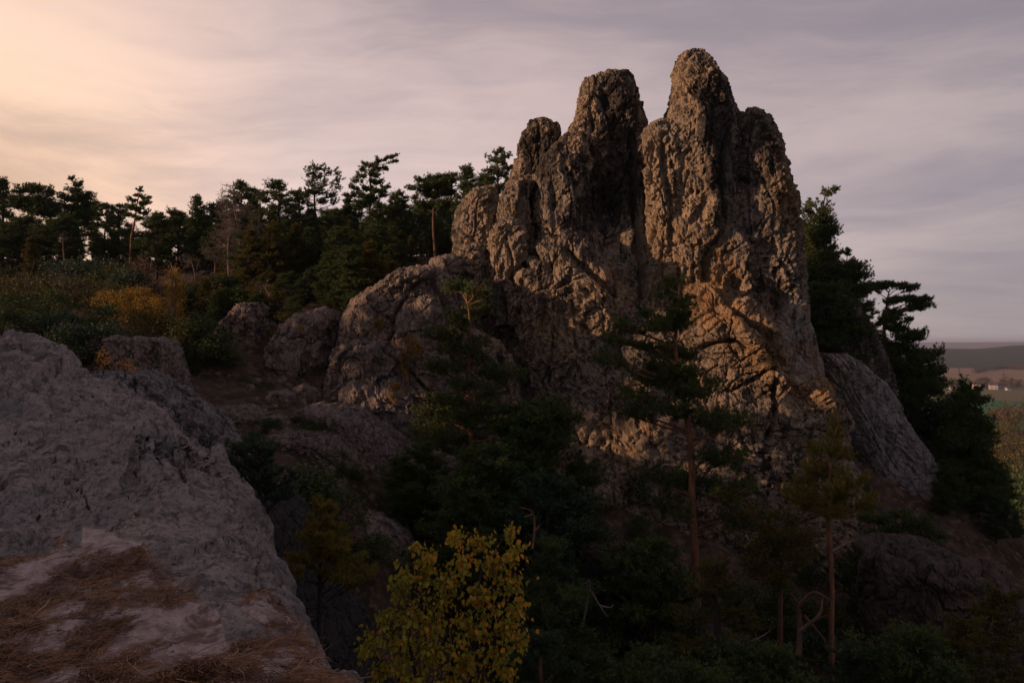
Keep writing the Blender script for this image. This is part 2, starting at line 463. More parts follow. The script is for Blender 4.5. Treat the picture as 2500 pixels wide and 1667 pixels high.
gc += [(-25, 20, 0.5), (-25, 5, 1.0), (-22, -10, 0.5), (-40, 20, 3.5), (-40, 0, 4), (-45, 45, 4.5), (-60, 40, 5), (-60, 10, 5), (-14, 14, -2.6), (-14, 3, -2.2),
       (-5, 2, -3.5), (-4, 8, -4.5), (-6, 14, -5.5), (0, -5, -4), (0, -25, -6), (15, -15, -12), (30, 0, -18), (-30, -30, 0), (40, 20, -24), (-13, 24, -4.2), (-18, 28, -2.4), (-15, 32, -3.2)]
gc = np.array(gc)
_gt = tps_fit(gc[:, :2], gc[:, 2], 10.0, 0.02)

def fhills(x, y):
    r = np.hypot(x, y); th = np.arctan2(x, y)
    X = np.stack([x / 900, y / 1500, np.zeros_like(x)], -1).reshape(-1, 3)
    n = fbm(X, 3).reshape(x.shape)
    z = -60 + 0 * x
    ridge = 36 + 6 * np.sin(th * 9 + 1) + 4 * n
    z += np.where(r > 2000, ridge * sstep(r, 2080, 3000) * (1 - 0.75 * sstep(r, 3400, 4200)), 0)
    z += 14 * sstep(np.degrees(th), 30.0, 32.8) * sstep(r, 2700, 3300) * (1 - 0.7 * sstep(r, 3700, 4500))
    z += sstep(r, 6500, 8600) * (32 + 9 * np.sin(th * 14) + 10 * n)
    return z

def Hg(x, y):
    x = np.asarray(x, float); y = np.asarray(y, float)
    r = np.hypot(x, y)
    m = sstep(r, 115, 330)
    rc = np.minimum(r, 200) / np.maximum(r, 1e-6)
    near = np.clip(_gt(x * rc, y * rc), -60, 30)
    return near * (1 - m) + fhills(x, y) * m

def gz(x, y): return float(Hg(np.array([x]), np.array([y]))[0])

def build_ground():
    nth = 420
    # finer towards the view
    th = np.concatenate([np.linspace(-pi, R(-50), 50, endpoint=False), np.linspace(R(-50), R(50), 250, endpoint=False), np.linspace(R(50), pi, 50, endpoint=False)])
    rr = np.concatenate([[0.5, 1.5], np.geomspace(2.5, 16000, 230)])
    T, RR = np.meshgrid(th, rr)
    x = RR * np.sin(T); y = RR * np.cos(T)
    z = Hg(x, y)
    p = np.stack([x, y, z], -1).reshape(-1, 3)
    amp = 1 - sstep(RR.ravel(), 120, 300)
    p[:, 2] += amp * (0.45 * fbm(p * 0.35, 4) + 0.12 * ridged(p * 1.3, 3))
    nr, nt = len(rr), len(th)
    i, j = np.meshgrid(np.arange(nr - 1), np.arange(nt), indexing='ij')
    j2 = (j + 1) % nt
    q = np.stack([i * nt + j, (i + 1) * nt + j, (i + 1) * nt + j2, i * nt + j2], -1).reshape(-1, 4)[:, ::-1]
    # colours by land use, kept as attributes of the place
    m, t = new_mat('ground_cover')
    pos = t.n('ShaderNodeNewGeometry').outputs['Position']
    dist = t.vmath('LENGTH', pos, out=1)
    s = t.n('ShaderNodeSeparateXYZ', {0: pos})
    soil = t.mix(t.step(t.noise(pos, 0.6, 8, 0.65), 0.42, 0.6), (0.080, 0.058, 0.047, 1), (0.036, 0.032, 0.018, 1))
    soil = t.mix(t.step(t.noise(pos, 2.5, 6, 0.65), 0.5, 0.66), soil, (0.14, 0.098, 0.078, 1))
    wob = t.math('MULTIPLY', t.math('SUBTRACT', t.noise(t.mapv(pos, (0.004, 0.004, 0)), 1.0, 3), 0.5), 140)
    dd = t.math('ADD', dist, wob)
    green = t.mix(t.noise(t.mapv(pos, (0.02, 0.004, 0)), 1.0, 4), (0.045, 0.125, 0.058, 1), (0.055, 0.14, 0.062, 1))
    olive = t.mix(t.noise(t.mapv(pos, (0.01, 0.004, 0)), 1.0, 4), (0.13, 0.135, 0.075, 1), (0.16, 0.14, 0.085, 1))
    brown = t.mix(t.noise(t.mapv(pos, (0.004, 0.012, 0)), 1.0, 5), (0.26, 0.18, 0.13, 1), (0.20, 0.145, 0.10, 1))
    wood = t.mix(t.noise(t.mapv(pos, (0.02, 0.02, 0.05)), 1.0, 6, 0.7), (0.028, 0.042, 0.028, 1), (0.055, 0.062, 0.042, 1))
    c = t.mix(t.step(dist, 200, 300), soil, (0.045, 0.050, 0.020, 1))
    c = t.mix(t.step(dd, 640, 660), c, green)
    c = t.mix(t.step(dist, 945, 955), c, olive)
    c = t.mix(t.step(dist, 1360, 1370), c, brown)
    c = t.mix(t.step(dist, 2060, 2080), c, wood)
    c = t.mix(t.step(dist, 4200, 5200), c, (0.14, 0.125, 0.11, 1))
    b = t.n('ShaderNodeBump', {'Height': t.noise(pos, 3.0, 6, 0.7), 'Strength': 0.6, 'Distance': 0.15})
    bs = t.n('ShaderNodeBsdfPrincipled', {'Base Color': c, 'Roughness': 1.0, 'Normal': b.outputs[0]})
    bs.inputs['Specular IOR Level'].default_value = 0.0
    t.n('ShaderNodeOutputMaterial', {0: bs.outputs[0]})
    o = link('ground', mesh_arrays('ground', p, quads=q, mats=[m]))
    tag(o, 'hillside soil falling away to farmland and wooded hills at the horizon', None, None, 'structure')
build_ground()

# ------------------------------------------------------------------ rocks
FEATS = []   # (polyline in photo pixels, half width px, depth m (+ in, - out), depth range)
def groove(poly, wpx, depth, dr=(30, 60)): FEATS.append((poly, wpx, depth, dr))
DENTS = []   # (px, py, rx, ry, depth)
STAINS = []  # (kind, px, py, rx, ry, strength)

def project(p):
    return CX + p[:, 0] / p[:, 1] * F, CY - p[:, 2] / p[:, 1] * F

def rock_noise(p, sc=1.0, char='craggy'):
    q = p / sc
    wv = np.stack([fbm(q * 0.5 + 5, 2), fbm(q * 0.5 + 25, 2), fbm(q * 0.5 + 45, 2)], -1) * 0.7
    a = q + wv
    if char == 'craggy':
        a = q + wv * 0.6
        v = a * np.array([1, 1, 0.42])
        o = 0.15 * fbm(v * 0.32, 2)
        o += 0.06 * (ridged(v * 0.6 + 3, 4, 0.6) - 1.15)
        # slanting blocks with broken faces
        ca_, sa_ = 0.64, 0.77
        sl = np.stack([q[:, 0] * ca_ - q[:, 2] * sa_, q[:, 1], q[:, 0] * sa_ + q[:, 2] * ca_], -1) + wv * 0.35
        up = np.stack([q[:, 0], q[:, 1], q[:, 2] * 0.30], -1) + wv * 0.25
        o += 0.20 * facets(up * 0.75)
        o += 0.12 * facets(sl * np.array([2.0, 2.0, 0.8]) + 13, 5)
        o += 0.055 * facets(sl * np.array([5.0, 5.0, 2.4]) + 23, 9)
        # long joints: upright and slanting
        c1, c2 = worley(up * np.array([0.62, 0.62, 0.55]) + 50)
        o -= 0.26 * sstep(c2 - c1, 0.050, 0.0)
        c1, c2 = worley(sl * np.array([1.15, 1.15, 0.22]) + 51)
        o -= 0.15 * sstep(fbm(q * 0.35 + 30, 2), -0.35, 0.1) * sstep(c2 - c1, 0.07, 0.0)
        c1, c2 = worley(up * np.array([2.0, 2.0, 1.8]) + 57)
        o -= 0.075 * sstep(c2 - c1, 0.09, 0.0)
        # honeycomb hollows with sharp rims, only in places
        f1, f2 = worley(a * np.array([1.2, 1.2, 0.9]) * 1.7)
        mask = sstep(fbm(q * 0.30 + 70, 2), 0.02, 0.25)
        o -= 0.22 * mask * sstep(f1, 0.42, 0.20)
        g1, g2 = worley(a * np.array([1, 1, 0.8]) * 3.4 + 11)
        m2 = sstep(fbm(q * 0.45 + 90, 2), -0.10, 0.20)
        o -= 0.11 * sstep(g1, 0.40, 0.15) * m2
        rs2 = np.stack([q[:, 0] * 1.0 + q[:, 2] * 0.45, q[:, 1], q[:, 2] * 0.45 - q[:, 0] * 0.25], -1) + 0.25 * wv
        o += 0.045 * (ridged(rs2 * 2.6 + 19, 4, 0.75) - 1.2)
        o += 0.035 * fbm(q * 5.2, 3, 0.8)
    elif char == 'cracked':
        o = 0.45 * fbm(a * 0.35, 3)
        o += 0.10 * (ridged(a * 0.9 + 3, 3) - 1.1)
        c1, c2 = worley(q * np.array([1.25, 1.25, 1.6]) + 0.15 * wv)
        mk = sstep(fbm(q * 0.3 + 60, 2), -0.45, -0.05)
        o -= 0.15 * mk * sstep(c2 - c1, 0.10, 0.0)
        c1, c2 = worley(q * np.array([2.6, 2.6, 3.2]) + 0.3 * wv + 12)
        o -= 0.075 * sstep(fbm(q * 0.4 + 160, 2), -0.25, 0.1) * sstep(c2 - c1, 0.13, 0.0)
        o += 0.06 * (ridged(a * np.array([2.2, 2.2, 1.6]) + 5, 4, 0.65) - 1.2)
        o += 0.10 * facets(q * np.array([0.9, 0.9, 1.1]) + 0.2 * wv, 3) + 0.04 * facets(q * 2.6 + 0.2 * wv, 6)
        c1, c2 = worley(q * 0.55 + 0.3 * wv + 33)
        o -= 0.22 * sstep(c2 - c1, 0.06, 0.0)
        o += 0.025 * fbm(q * 5.5, 3, 0.6)
    elif char == 'smooth':
        o = 0.40 * fbm(a * 0.35, 3)
        o += 0.12 * (ridged(a * np.array([1, 1, 0.8]) * 0.8 + 3, 3) - 1.1)
        c1, c2 = worley(a * np.array([0.45, 0.45, 0.6]) + 20)
        o -= 0.18 * sstep(c2 - c1, 0.05, 0.0)
        o += 0.06 * (ridged(a * np.array([2.0, 2.0, 1.6]) + 5, 4, 0.65) - 1.2)
        o += 0.16 * facets(q * 0.8 + 0.2 * wv, 3) + 0.05 * facets(q * 2.4 + 0.2 * wv, 6)
        c1, c2 = worley(a * 1.6 + 44)
        o -= 0.05 * sstep(fbm(q * 0.5 + 60, 2), -0.1, 0.3) * sstep(c2 - c1, 0.09, 0.0)
        o += 0.03 * fbm(q * 5, 3, 0.6)
    elif char == 'bedded':     # strata dipping down to the right
        dip = R(58)
        s = q[:, 0] * sin(dip) + q[:, 2] * cos(dip) + 0.25 * fbm(a * 0.4, 2)
        lay = np.stack([s * 1.7, a[:, 0] * 0.15, a[:, 2] * 0.15], -1)
        o = 0.12 * fbm(lay, 3) + 0.2 * fbm(a * 0.3, 2) + 0.10 * facets(np.stack([s * 1.3, a[:, 1] * 0.5, a[:, 2] * 0.35], -1), 4) + 0.05 * facets(np.stack([s * 3.2, a[:, 1], a[:, 2] * 0.8], -1), 8)
        o -= 0.14 * sstep(ridged(lay * 1.2 + 8, 2), 1.15, 1.4)
        c1, c2 = worley(a * np.array([0.5, 0.5, 0.9]) + 20)
        o -= 0.10 * sstep(c2 - c1, 0.05, 0.0)
        o += 0.04 * fbm(q * 4, 3, 0.6)
    return o * sc

def loft(name, rows, dist, thick, parent=None, char='craggy', res=0.083, mat=None, amp=1.0, expo=2.4, sc=1.0, crust=0.0, twist=0.0, back=0.35, label=None):
    """rows: (py, x_left, x_right[, distance[, half thickness]]) in photo pixels; returns one closed rock mesh"""
    ctl = []
    for r in rows:
        dd = r[3] if len(r) > 3 and r[3] is not None else dist
        tt = r[4] if len(r) > 4 else None
        xl, xr = (r[1] - CX) / F * dd, (r[2] - CX) / F * dd
        hw = (xr - xl) / 2
        t_ = tt if tt is not None else thick
        # round the crest: thin where the width is still small
        ctl.append([-(r[0] - CY) / F * dd, (xl + xr) / 2, hw, dd, min(t_, hw * 1.6 + 0.12) if len(r) <= 4 else t_])
    c = catmull(ctl, 0)
    c[:, 2] = np.maximum(c[:, 2], 0.02); c[:, 4] = np.maximum(c[:, 4], 0.02)
    seg = np.sqrt(np.diff(c[:, 0]) ** 2 + np.diff(c[:, 2]) ** 2 * 1.0 + np.diff(c[:, 1]) ** 2)
    L = np.concatenate([[0], np.cumsum(seg)])
    nrow = max(8, int(L[-1] / res))
    u = np.linspace(0, L[-1], nrow)
    c = np.stack([np.interp(u, L, c[:, k]) for k in range(5)], -1)
    wmax, tmax = c[:, 2].max(), c[:, 4].max()
    # angles: dense in front, sparse behind
    nf = max(12, int((2 * wmax + 1.2 * tmax) * 1.15 / res)); nb = max(8, int(nf * back))
    th = np.concatenate([np.linspace(-pi * 1.06, 0.06 * pi, nf, endpoint=False), np.linspace(0.06 * pi, pi * 0.94, nb, endpoint=False)])
    ct, st = np.cos(th), np.sin(th)
    ex = 2.0 / expo
    cx = np.sign(ct) * np.abs(ct) ** ex; sy = np.sign(st) * np.abs(st) ** ex
    X = c[:, 1:2] + c[:, 2:3] * cx[None]; Y = c[:, 3:4] + c[:, 4:5] * sy[None]; Z = np.repeat(c[:, 0:1], len(th), 1)
    n, m = X.shape
    p = np.stack([X, Y, Z], -1)
    dth = np.roll(p, -1, 1) - np.roll(p, 1, 1)
    dz = np.gradient(p, axis=0)
    nrm = np.cross(dth, dz); nrm /= np.linalg.norm(nrm, axis=2)[..., None] + 1e-9
    # outwards
    out = p - np.stack([c[:, 1], c[:, 3], c[:, 0]], -1)[:, None]
    if (nrm * out).sum() < 0: nrm = -nrm
    p = p.reshape(-1, 3); nrm = nrm.reshape(-1, 3)
    edge = np.minimum(1, np.repeat(np.minimum(c[:, 2], c[:, 4]) / (1.1 * sc), m)) ** 0.7   # calmer where the piece is thin
    disp = rock_noise(p, sc, char) * amp * edge
    px, py = project(p)
    front = sstep(nrm[:, 1], 0.35, -0.15)
    for poly, wpx, dep, dr in FEATS:
        if not (dr[0] <= dist <= dr[1]): continue
        xs = [a[0] for a in poly]; ys = [a[1] for a in poly]
        mm = (px > min(xs) - 3 * wpx) & (px < max(xs) + 3 * wpx) & (py > min(ys) - 3 * wpx) & (py < max(ys) + 3 * wpx)
        if not mm.any(): continue
        jx = px[mm] + 7 * perlin(p[mm] * 0.9 + 3); jy = py[mm] + 7 * perlin(p[mm] * 0.9 + 13)
        sd_, par = seg_dist(jx, jy, poly)
        k = np.exp(-(sd_ / wpx) ** 2) * sstep(par, -0.02, 0.12) * sstep(par, 1.02, 0.85)
        disp[mm] -= dep * k * front[mm]
    for qx, qy, rx, ry, dep in DENTS:
        k = np.exp(-(((px - qx) / rx) ** 2 + ((py - qy) / ry) ** 2) ** 1.5)
        disp -= dep * k * front
    p = p + nrm * disp[:, None]
    i, j = np.meshgrid(np.arange(n - 1), np.arange(m), indexing='ij'); j2 = (j + 1) % m
    q = np.stack([i * m + j, i * m + j2, (i + 1) * m + j2, (i + 1) * m + j], -1).reshape(-1, 4)
    # caps
    top = p[:m].mean(0); bot = p[-m:].mean(0)
    p = np.vstack([p, top, bot]); k0, k1 = n * m, n * m + 1
    jj = np.arange(m); jn = (jj + 1) % m
    tr = np.vstack([np.stack([np.full(m, k0), jn, jj], -1), np.stack([np.full(m, k1), (n - 1) * m + jj, (n - 1) * m + jn], -1)])
    px, py = project(p)
    at = {'crust': np.full(len(p), crust), 'orange': np.zeros(len(p)), 'pale': np.zeros(len(p))}
    nz = fbm(p * 0.6 + 40, 3)
    for kind, qx, qy, rx, ry, s_ in STAINS:
        k = np.exp(-(((px + 18 * nz - qx) / rx) ** 2 + ((py - qy + 18 * nz) / ry) ** 2) ** 1.3) * s_
        at[kind] = at[kind] + k * (p[:, 1] < 60)
    for k in at: at[k] = np.clip(at[k], -1, 1.2)
    me = mesh_arrays(name, p, quads=q, tris=tr, attrs=at, smooth=False, mats=[mat or M_ROCK])
    o = link(name, me, parent)
    if label: o['label'] = label
    return o

# features digitised from the photograph
groove([(1553, 300), (1550, 400), (1556, 520), (1568, 640), (1562, 770)], 9, 1.1, (43, 47.2))
groove([(1794, 285), (1772, 350), (1762, 430), (1770, 520), (1784, 570)], 8, 0.9, (43, 47.2))
groove([(1690, 175), (1712, 260), (1725, 350), (1735, 460), (1745, 560)], 13, -0.35, (43, 47.2))      # ridge down the tall one
groove([(1612, 330), (1622, 420), (1640, 520), (1636, 640)], 8, 0.45, (43, 47.2))
groove([(1585, 330), (1590, 400), (1580, 470)], 4, 0.25, (43, 47.2))
groove([(1790, 560), (1740, 600), (1722, 640), (1722, 700)], 9, 0.7, (43, 47.2))      # big curved flake
groove([(1735, 690), (1790, 750), (1850, 800), (1900, 850), (1925, 900)], 8, 0.6, (41, 47.2))
groove([(1830, 640), (1860, 700), (1800, 745)], 7, 0.5, (43, 47.2))
groove([(1300, 440), (1312, 520), (1300, 600), (1292, 690)], 6, 0.7, (43, 47.2))
groove([(1180, 600), (1182, 680), (1175, 720)], 5, 0.6, (43, 47.2))
groove([(1235, 690), (1270, 660), (1330, 610), (1370, 575)], 6, 0.4, (42, 47.2))
groove([(1370, 600), (1440, 660), (1530, 740)], 7, 0.5, (42, 47.2))
groove([(1220, 720), (1240, 800), (1265, 850), (1285, 980), (1320, 1060)], 9, 0.9, (40, 47.2))
groove([(1690, 855), (1740, 845), (1800, 835), (1840, 850)], 5, 0.7, (40, 44))
groove([(1760, 960), (1840, 930), (1880, 900)], 4, 0.4, (40, 44))
groove([(1895, 920), (1895, 980), (1888, 1030), (1870, 1080)], 5, 0.9, (40, 44))
groove([(1770, 770), (1830, 830), (1890, 920), (1990, 950), (2045, 1020)], 16, -0.45, (40, 44))    # rusty rib on the lower slab
groove([(985, 720), (1040, 680), (1080, 665)], 5, 0.45, (38, 42.5))
groove([(1065, 690), (1090, 750), (1105, 830), (1110, 900)], 5, 0.6, (38, 42.5))
groove([(945, 860), (965, 770), (1000, 715)], 4, 0.35, (38, 42.5))
groove([(920, 840), (1000, 905), (1050, 960), (1060, 1020)], 4, 0.5, (38, 42.5))
groove([(800, 960), (830, 1000), (900, 1040), (960, 1100)], 5, 0.5, (38, 42.5))
groove([(1110, 870), (1150, 830), (1210, 845), (1240, 870)], 5, 0.5, (38, 44))
groove([(1478, 940), (1482, 1040), (1495, 1120), (1540, 1200)], 5, 0.6, (38, 43))
DENTS += [(1692, 178, 7, 16, 0.30), (1700, 215, 6, 20, 0.25), (1812, 445, 14, 10, 0.7), (1440, 300, 16, 20, 0.5), (1480, 245, 22, 25, 0.6), (1515, 330, 25, 60, 0.5),
          (1480, 520, 50, 90, 1.1), (1290, 390, 22, 30, 0.6), (1355, 480, 20, 40, 0.6), (1795, 700, 30, 30, 0.5), (1905, 740, 40, 35, 0.9),
          (1880, 600, 25, 22, 0.4), (1660, 500, 10, 50, 0.4), (1215, 770, 25, 45, 0.8), (1345, 660, 30, 20, 0.3)]
STAINS += [('orange', 1700, 720, 120, 60, 0.6), ('orange', 1760, 650, 70, 60, 0.5), ('orange', 1900, 870, 120, 45, 0.8), ('orange', 1980, 950, 70, 40, 0.8),
           ('orange', 1620, 600, 60, 60, 0.35), ('orange', 1925, 500, 30, 60, 0.5), ('orange', 1470, 690, 60, 40, 0.4), ('orange', 1540, 1060, 60, 120, 0.35),
           ('orange', 1340, 800, 90, 60, 0.35), ('orange', 1780, 780, 90, 40, 0.6), ('orange', 1010, 850, 40, 40, 0.3), ('orange', 600, 880, 30, 60, 0.6),
           ('pale', 1935, 800, 28, 150, 1.0), ('pale', 1975, 860, 30, 90, 0.8), ('pale', 1830, 560, 30, 160, 0.35), ('pale', 1780, 480, 20, 120, 0.4), ('pale', 1410, 640, 60, 50, 0.4),
           ('crust', 1745, 280, 45, 120, 0.9), ('crust', 1704, 200, 10, 45, 0.6), ('crust', 1512, 320, 48, 130, 1.1), ('crust', 1500, 470, 60, 90, 1.0), ('crust', 1325, 385, 36, 55, 0.9), ('crust', 1760, 450, 25, 130, 0.8),
           ('crust', 1840, 380, 60, 80, 0.6), ('crust', 1400, 560, 80, 60, 0.35), ('crust', 1300, 720, 110, 60, 0.25), ('crust', 1400, 780, 120, 60, 0.2),
           ('crust', 1850, 640, 60, 60, 0.15), ('crust', 2060, 780, 60, 60, 0.6), ('crust', 1830, 1120, 120, 50, 0.35), ('crust', 2290, 1150, 20, 80, 0.3)]
STAINS += [('crust', 2230, 1120, 40, 120, -0.2), ('pale', 2150, 1120, 60, 160, 0.5), ('pale', 2290, 1160, 50, 110, 0.9), ('crust', 1600, 380, 60, 90, -0.45), ('crust', 1650, 350, 30, 80, -0.35), ('crust', 1250, 600, 90, 100, -0.3), ('crust', 1820, 900, 120, 60, -0.1), ('crust', 1170, 560, 60, 90, -0.25)]

form = thing('rock_formation', 'towering weathered sandstone rock with three jagged pinnacles, rising behind the pines', 'rock formation', P(1600, 1200, 44))
def part(name, rows, dist, thick, **kw):
    o = loft(name, rows, dist, thick, **kw)
    o.parent = form
    o.matrix_parent_inverse = form_inv
    return o
bpy.context.view_layer.update()
form_inv = form.matrix_world.inverted()

part('pinnacle', [(127, 1683, 1697), (130, 1668, 1712), (142, 1658, 1722), (172, 1648, 1743), (210, 1643, 1761), (250, 1639, 1782), (285, 1630, 1793), (350, 1620, 1797), (450, 1605, 1790), (600, 1590, 1790), (690, 1580, 1780), (760, 1590, 1760), (900, 1600, 1740)],
     45, 2.3, label='tallest pinnacle with a dark weathered right side')
part('buttress', [(292, 1612, 1628), (303, 1596, 1640), (320, 1574, 1652), (361, 1551, 1665), (400, 1547, 1672), (457, 1549, 1680), (540, 1558, 1690), (640, 1566, 1700), (710, 1572, 1700), (760, 1590, 1690)],
     44.95, 2.1, crust=-0.2)
part('pinnacle', [(275, 1818, 1842), (278, 1804, 1856), (287, 1795, 1866), (310, 1790, 1876), (351, 1782, 1892), (393, 1776, 1898), (425, 1770, 1914), (478, 1765, 1935), (542, 1765, 1948), (638, 1772, 1955), (723, 1785, 1957), (790, 1800, 1962), (850, 1830, 1975), (960, 1850, 1990)],
     45.6, 2.6, crust=0.08, label='stubby right-hand pinnacle with a rounded knob on top')
part('flank', [(600, 1935, 1955), (640, 1925, 1957), (723, 1918, 1960), (770, 1912, 1968), (810, 1908, 1978), (870, 1915, 1992), (914, 1920, 2004), (960, 1930, 2012), (1020, 1950, 2020)],
     45.3, 1.8, mat=M_ROCK_GREY, char='bedded', crust=-0.2)
part('pinnacle', [(197, 1430, 1515, 46.8, 0.7), (199, 1426, 1524, 46.8, 1.2), (206, 1420, 1534, 46.8, 1.8), (230, 1413, 1550, 46.8, 2.3), (262, 1406, 1560), (308, 1391, 1572), (340, 1376, 1580), (400, 1362, 1592), (500, 1350, 1605), (640, 1340, 1610), (760, 1340, 1600)],
     46.8, 2.5, crust=0.1, label='second pinnacle, flat topped and almost black on its right face')
part('knob', [(182, 1510, 1526), (184, 1502, 1536), (194, 1495, 1547), (218, 1492, 1551), (245, 1490, 1556), (300, 1500, 1565), (360, 1510, 1570)], 46.3, 1.3, crust=0.2)
part('ridge', [(318, 1388, 1404), (330, 1376, 1420), (360, 1350, 1436), (395, 1318, 1446), (412, 1304, 1450), (450, 1298, 1446), (520, 1300, 1430), (600, 1300, 1425), (700, 1300, 1420)], 45.1, 2.2)
part('rib', [(370, 1400, 1416), (390, 1388, 1432), (430, 1380, 1446), (500, 1376, 1450), (570, 1380, 1445), (640, 1385, 1435)], 44.2, 1.0, crust=0.1)
part('knob', [(300, 1312, 1334), (303, 1298, 1346), (314, 1286, 1356), (335, 1272, 1362), (372, 1261, 1364), (425, 1252, 1356), (457, 1236, 1345), (520, 1225, 1330), (600, 1220, 1320)], 47.6, 1.7, crust=0.25,
     label='small dark knob left of the flat-topped pinnacle')
part('knob', [(301, 1350, 1360), (305, 1342, 1366), (320, 1338, 1370), (350, 1335, 1368), (400, 1335, 1360)], 47.4, 0.7, crust=0.2)
part('knob', [(457, 1183, 1197), (460, 1172, 1206), (470, 1156, 1214), (490, 1136, 1219), (512, 1120, 1223), (542, 1110, 1228), (595, 1109, 1230), (640, 1114, 1225), (700, 1130, 1220)], 46.2, 1.7, crust=-0.1)
part('buttress', [(437, 1272, 1288), (443, 1256, 1298), (460, 1236, 1308), (490, 1216, 1312), (540, 1208, 1312), (600, 1205, 1308), (700, 1200, 1305)], 45.3, 1.6)
part('buttress', [(530, 1236, 1256), (540, 1218, 1276), (562, 1196, 1292), (600, 1184, 1297), (650, 1180, 1300), (700, 1178, 1300), (750, 1186, 1290), (800, 1200, 1270)], 44.1, 1.8)
part('buttress', [(592, 1152, 1170), (604, 1132, 1184), (630, 1108, 1194), (665, 1090, 1198), (705, 1084, 1198), (760, 1090, 1195), (820, 1100, 1180)], 44.7, 1.8, char='cracked')
part('wall', [(470, 1380, 1520, 47.5, 1.5), (520, 1330, 1600, 47, 2.5), (640, 1270, 1640, 46.5, 3.4), (760, 1235, 1760, 46, 4), (900, 1235, 1880, 45, 4.4), (1050, 1260, 1920, 44, 4.6), (1180, 1280, 1900, 43, 4.6), (1350, 1280, 1900, 42, 4.6), (1560, 1250, 1900, 41.5, 4.6)], 46, 4, res=0.12)
part('buttress', [(565, 1370, 1400), (580, 1340, 1430), (612, 1300, 1465), (660, 1268, 1500), (720, 1250, 1540), (780, 1246, 1565), (860, 1252, 1580), (960, 1272, 1575), (1060, 1290, 1560), (1160, 1310, 1540), (1300, 1330, 1520)], 43.8, 2.8, res=0.09)
part('wall', [(520, 1440, 1480), (560, 1405, 1540), (610, 1400, 1570), (680, 1410, 1580), (760, 1430, 1580)], 44.9, 1.6, mat=M_ROCK)
part('buttress', [(560, 1760, 1800), (590, 1735, 1820), (640, 1722, 1850), (700, 1722, 1850), (740, 1730, 1830), (775, 1760, 1800)], 44.1, 1.4, crust=-0.1)
part('boulder', [(752, 1600, 1618), (758, 1585, 1634), (775, 1566, 1656), (800, 1552, 1690), (850, 1540, 1710), (950, 1530, 1720)], 42.7, 1.8, char='smooth', crust=-0.3)
part('slab', [(690, 1700, 1730), (705, 1680, 1762), (740, 1662, 1820), (790, 1650, 1880), (850, 1645, 1930), (905, 1645, 1975), (950, 1640, 2010), (1000, 1630, 2040, 42.2), (1060, 1600, 2060, 41.8), (1140, 1590, 2075, 41.4), (1220, 1600, 2080, 41), (1320, 1620, 2070, 40.6), (1480, 1620, 2070, 40)],
     42.6, 3.6, char='cracked', crust=0.0, sc=1.15, label='broad lower slab crossed by cracks and a rusty rib')
part('rib', [(900, 1530, 1556), (930, 1508, 1590), (980, 1492, 1615), (1050, 1480, 1625), (1120, 1482, 1620), (1180, 1500, 1605), (1230, 1522, 1595), (1290, 1545, 1580)], 41.2, 1.5, crust=-0.2)
part('dome', [(649, 1010, 1046), (654, 985, 1072), (667, 958, 1096), (691, 922, 1108), (723, 884, 1114), (755, 856, 1118), (787, 840, 1122), (824, 834, 1135), (870, 828, 1150), (940, 830, 1170), (1020, 840, 1180)], 41.6, 3.0, char='cracked', crust=-0.35, sc=0.8, mat=M_ROCK_DOME,
     label='rounded grey dome covered with a net of cracks')
part('dome', [(690, 1040, 1052), (700, 1026, 1066), (730, 990, 1082), (780, 962, 1098), (840, 946, 1110), (900, 942, 1120), (960, 950, 1125), (1020, 960, 1110)], 40.4, 2.2, char='cracked', crust=-0.35, sc=0.6, mat=M_ROCK_DOME)
part('saddle', [(622, 1098, 1108), (630, 1080, 1118), (645, 1050, 1130), (670, 1035, 1135), (720, 1040, 1130)], 43.2, 1.3, char='smooth', crust=-0.3, mat=M_ROCK_DOME)
part('dome', [(826, 880, 920), (838, 850, 970), (865, 815, 1015), (904, 795, 1045), (957, 778, 1066), (1010, 770, 1080), (1070, 790, 1090), (1140, 830, 1090), (1230, 880, 1090), (1350, 880, 1090)], 40.2, 2.4, char='smooth', mat=M_ROCK_SHADE, crust=-0.2)
part('buttress', [(800, 1130, 1150), (815, 1110, 1190), (850, 1095, 1235), (910, 1085, 1260), (1000, 1070, 1290), (1100, 1060, 1320), (1250, 1060, 1330), (1400, 1060, 1330)], 41.0, 2.0, char='craggy', crust=0.0)
part('slab', [(1010, 860, 900), (1030, 830, 940), (1080, 860, 1000), (1150, 920, 1070), (1250, 980, 1140), (1380, 1040, 1220)], 38.0, 1.6, char='bedded', mat=M_ROCK_SHADE, crust=-0.1)
part('slab', [(860, 2000, 2060), (880, 1990, 2100), (930, 2000, 2150), (978, 2015, 2180), (1030, 2040, 2205), (1090, 2065, 2248), (1148, 2090, 2288), (1200, 2120, 2318), (1250, 2150, 2336), (1290, 2200, 2330), (1340, 2230, 2330)],
     46.5, 1.7, mat=M_ROCK_GREY, char='bedded', crust=-0.15, label='pale grey slanting slab low on the right, streaked along its bedding')
part('shoulder', [(722, 2000, 2026), (730, 1985, 2050), (752, 1975, 2078), (790, 1972, 2105), (830, 1975, 2130), (890, 1985, 2160), (960, 2000, 2180)], 49.5, 2.4, crust=0.35, mat=M_ROCK_SHADE)

def outcrop(label, rows, dist, thick, name='rock_outcrop', cat='rock', **kw):
    o = loft(name, rows, dist, thick, **kw)
    # origin at the foot of the rock
    zmin = -(rows[-1][0] - CY) / F * dist
    b = Vector((((rows[-1][1] + rows[-1][2]) / 2 - CX) / F * dist, dist, zmin))
    from mathutils import Matrix
    o.data.transform(Matrix.Translation(-b)); o.location = b
    return tag(o, label, cat)

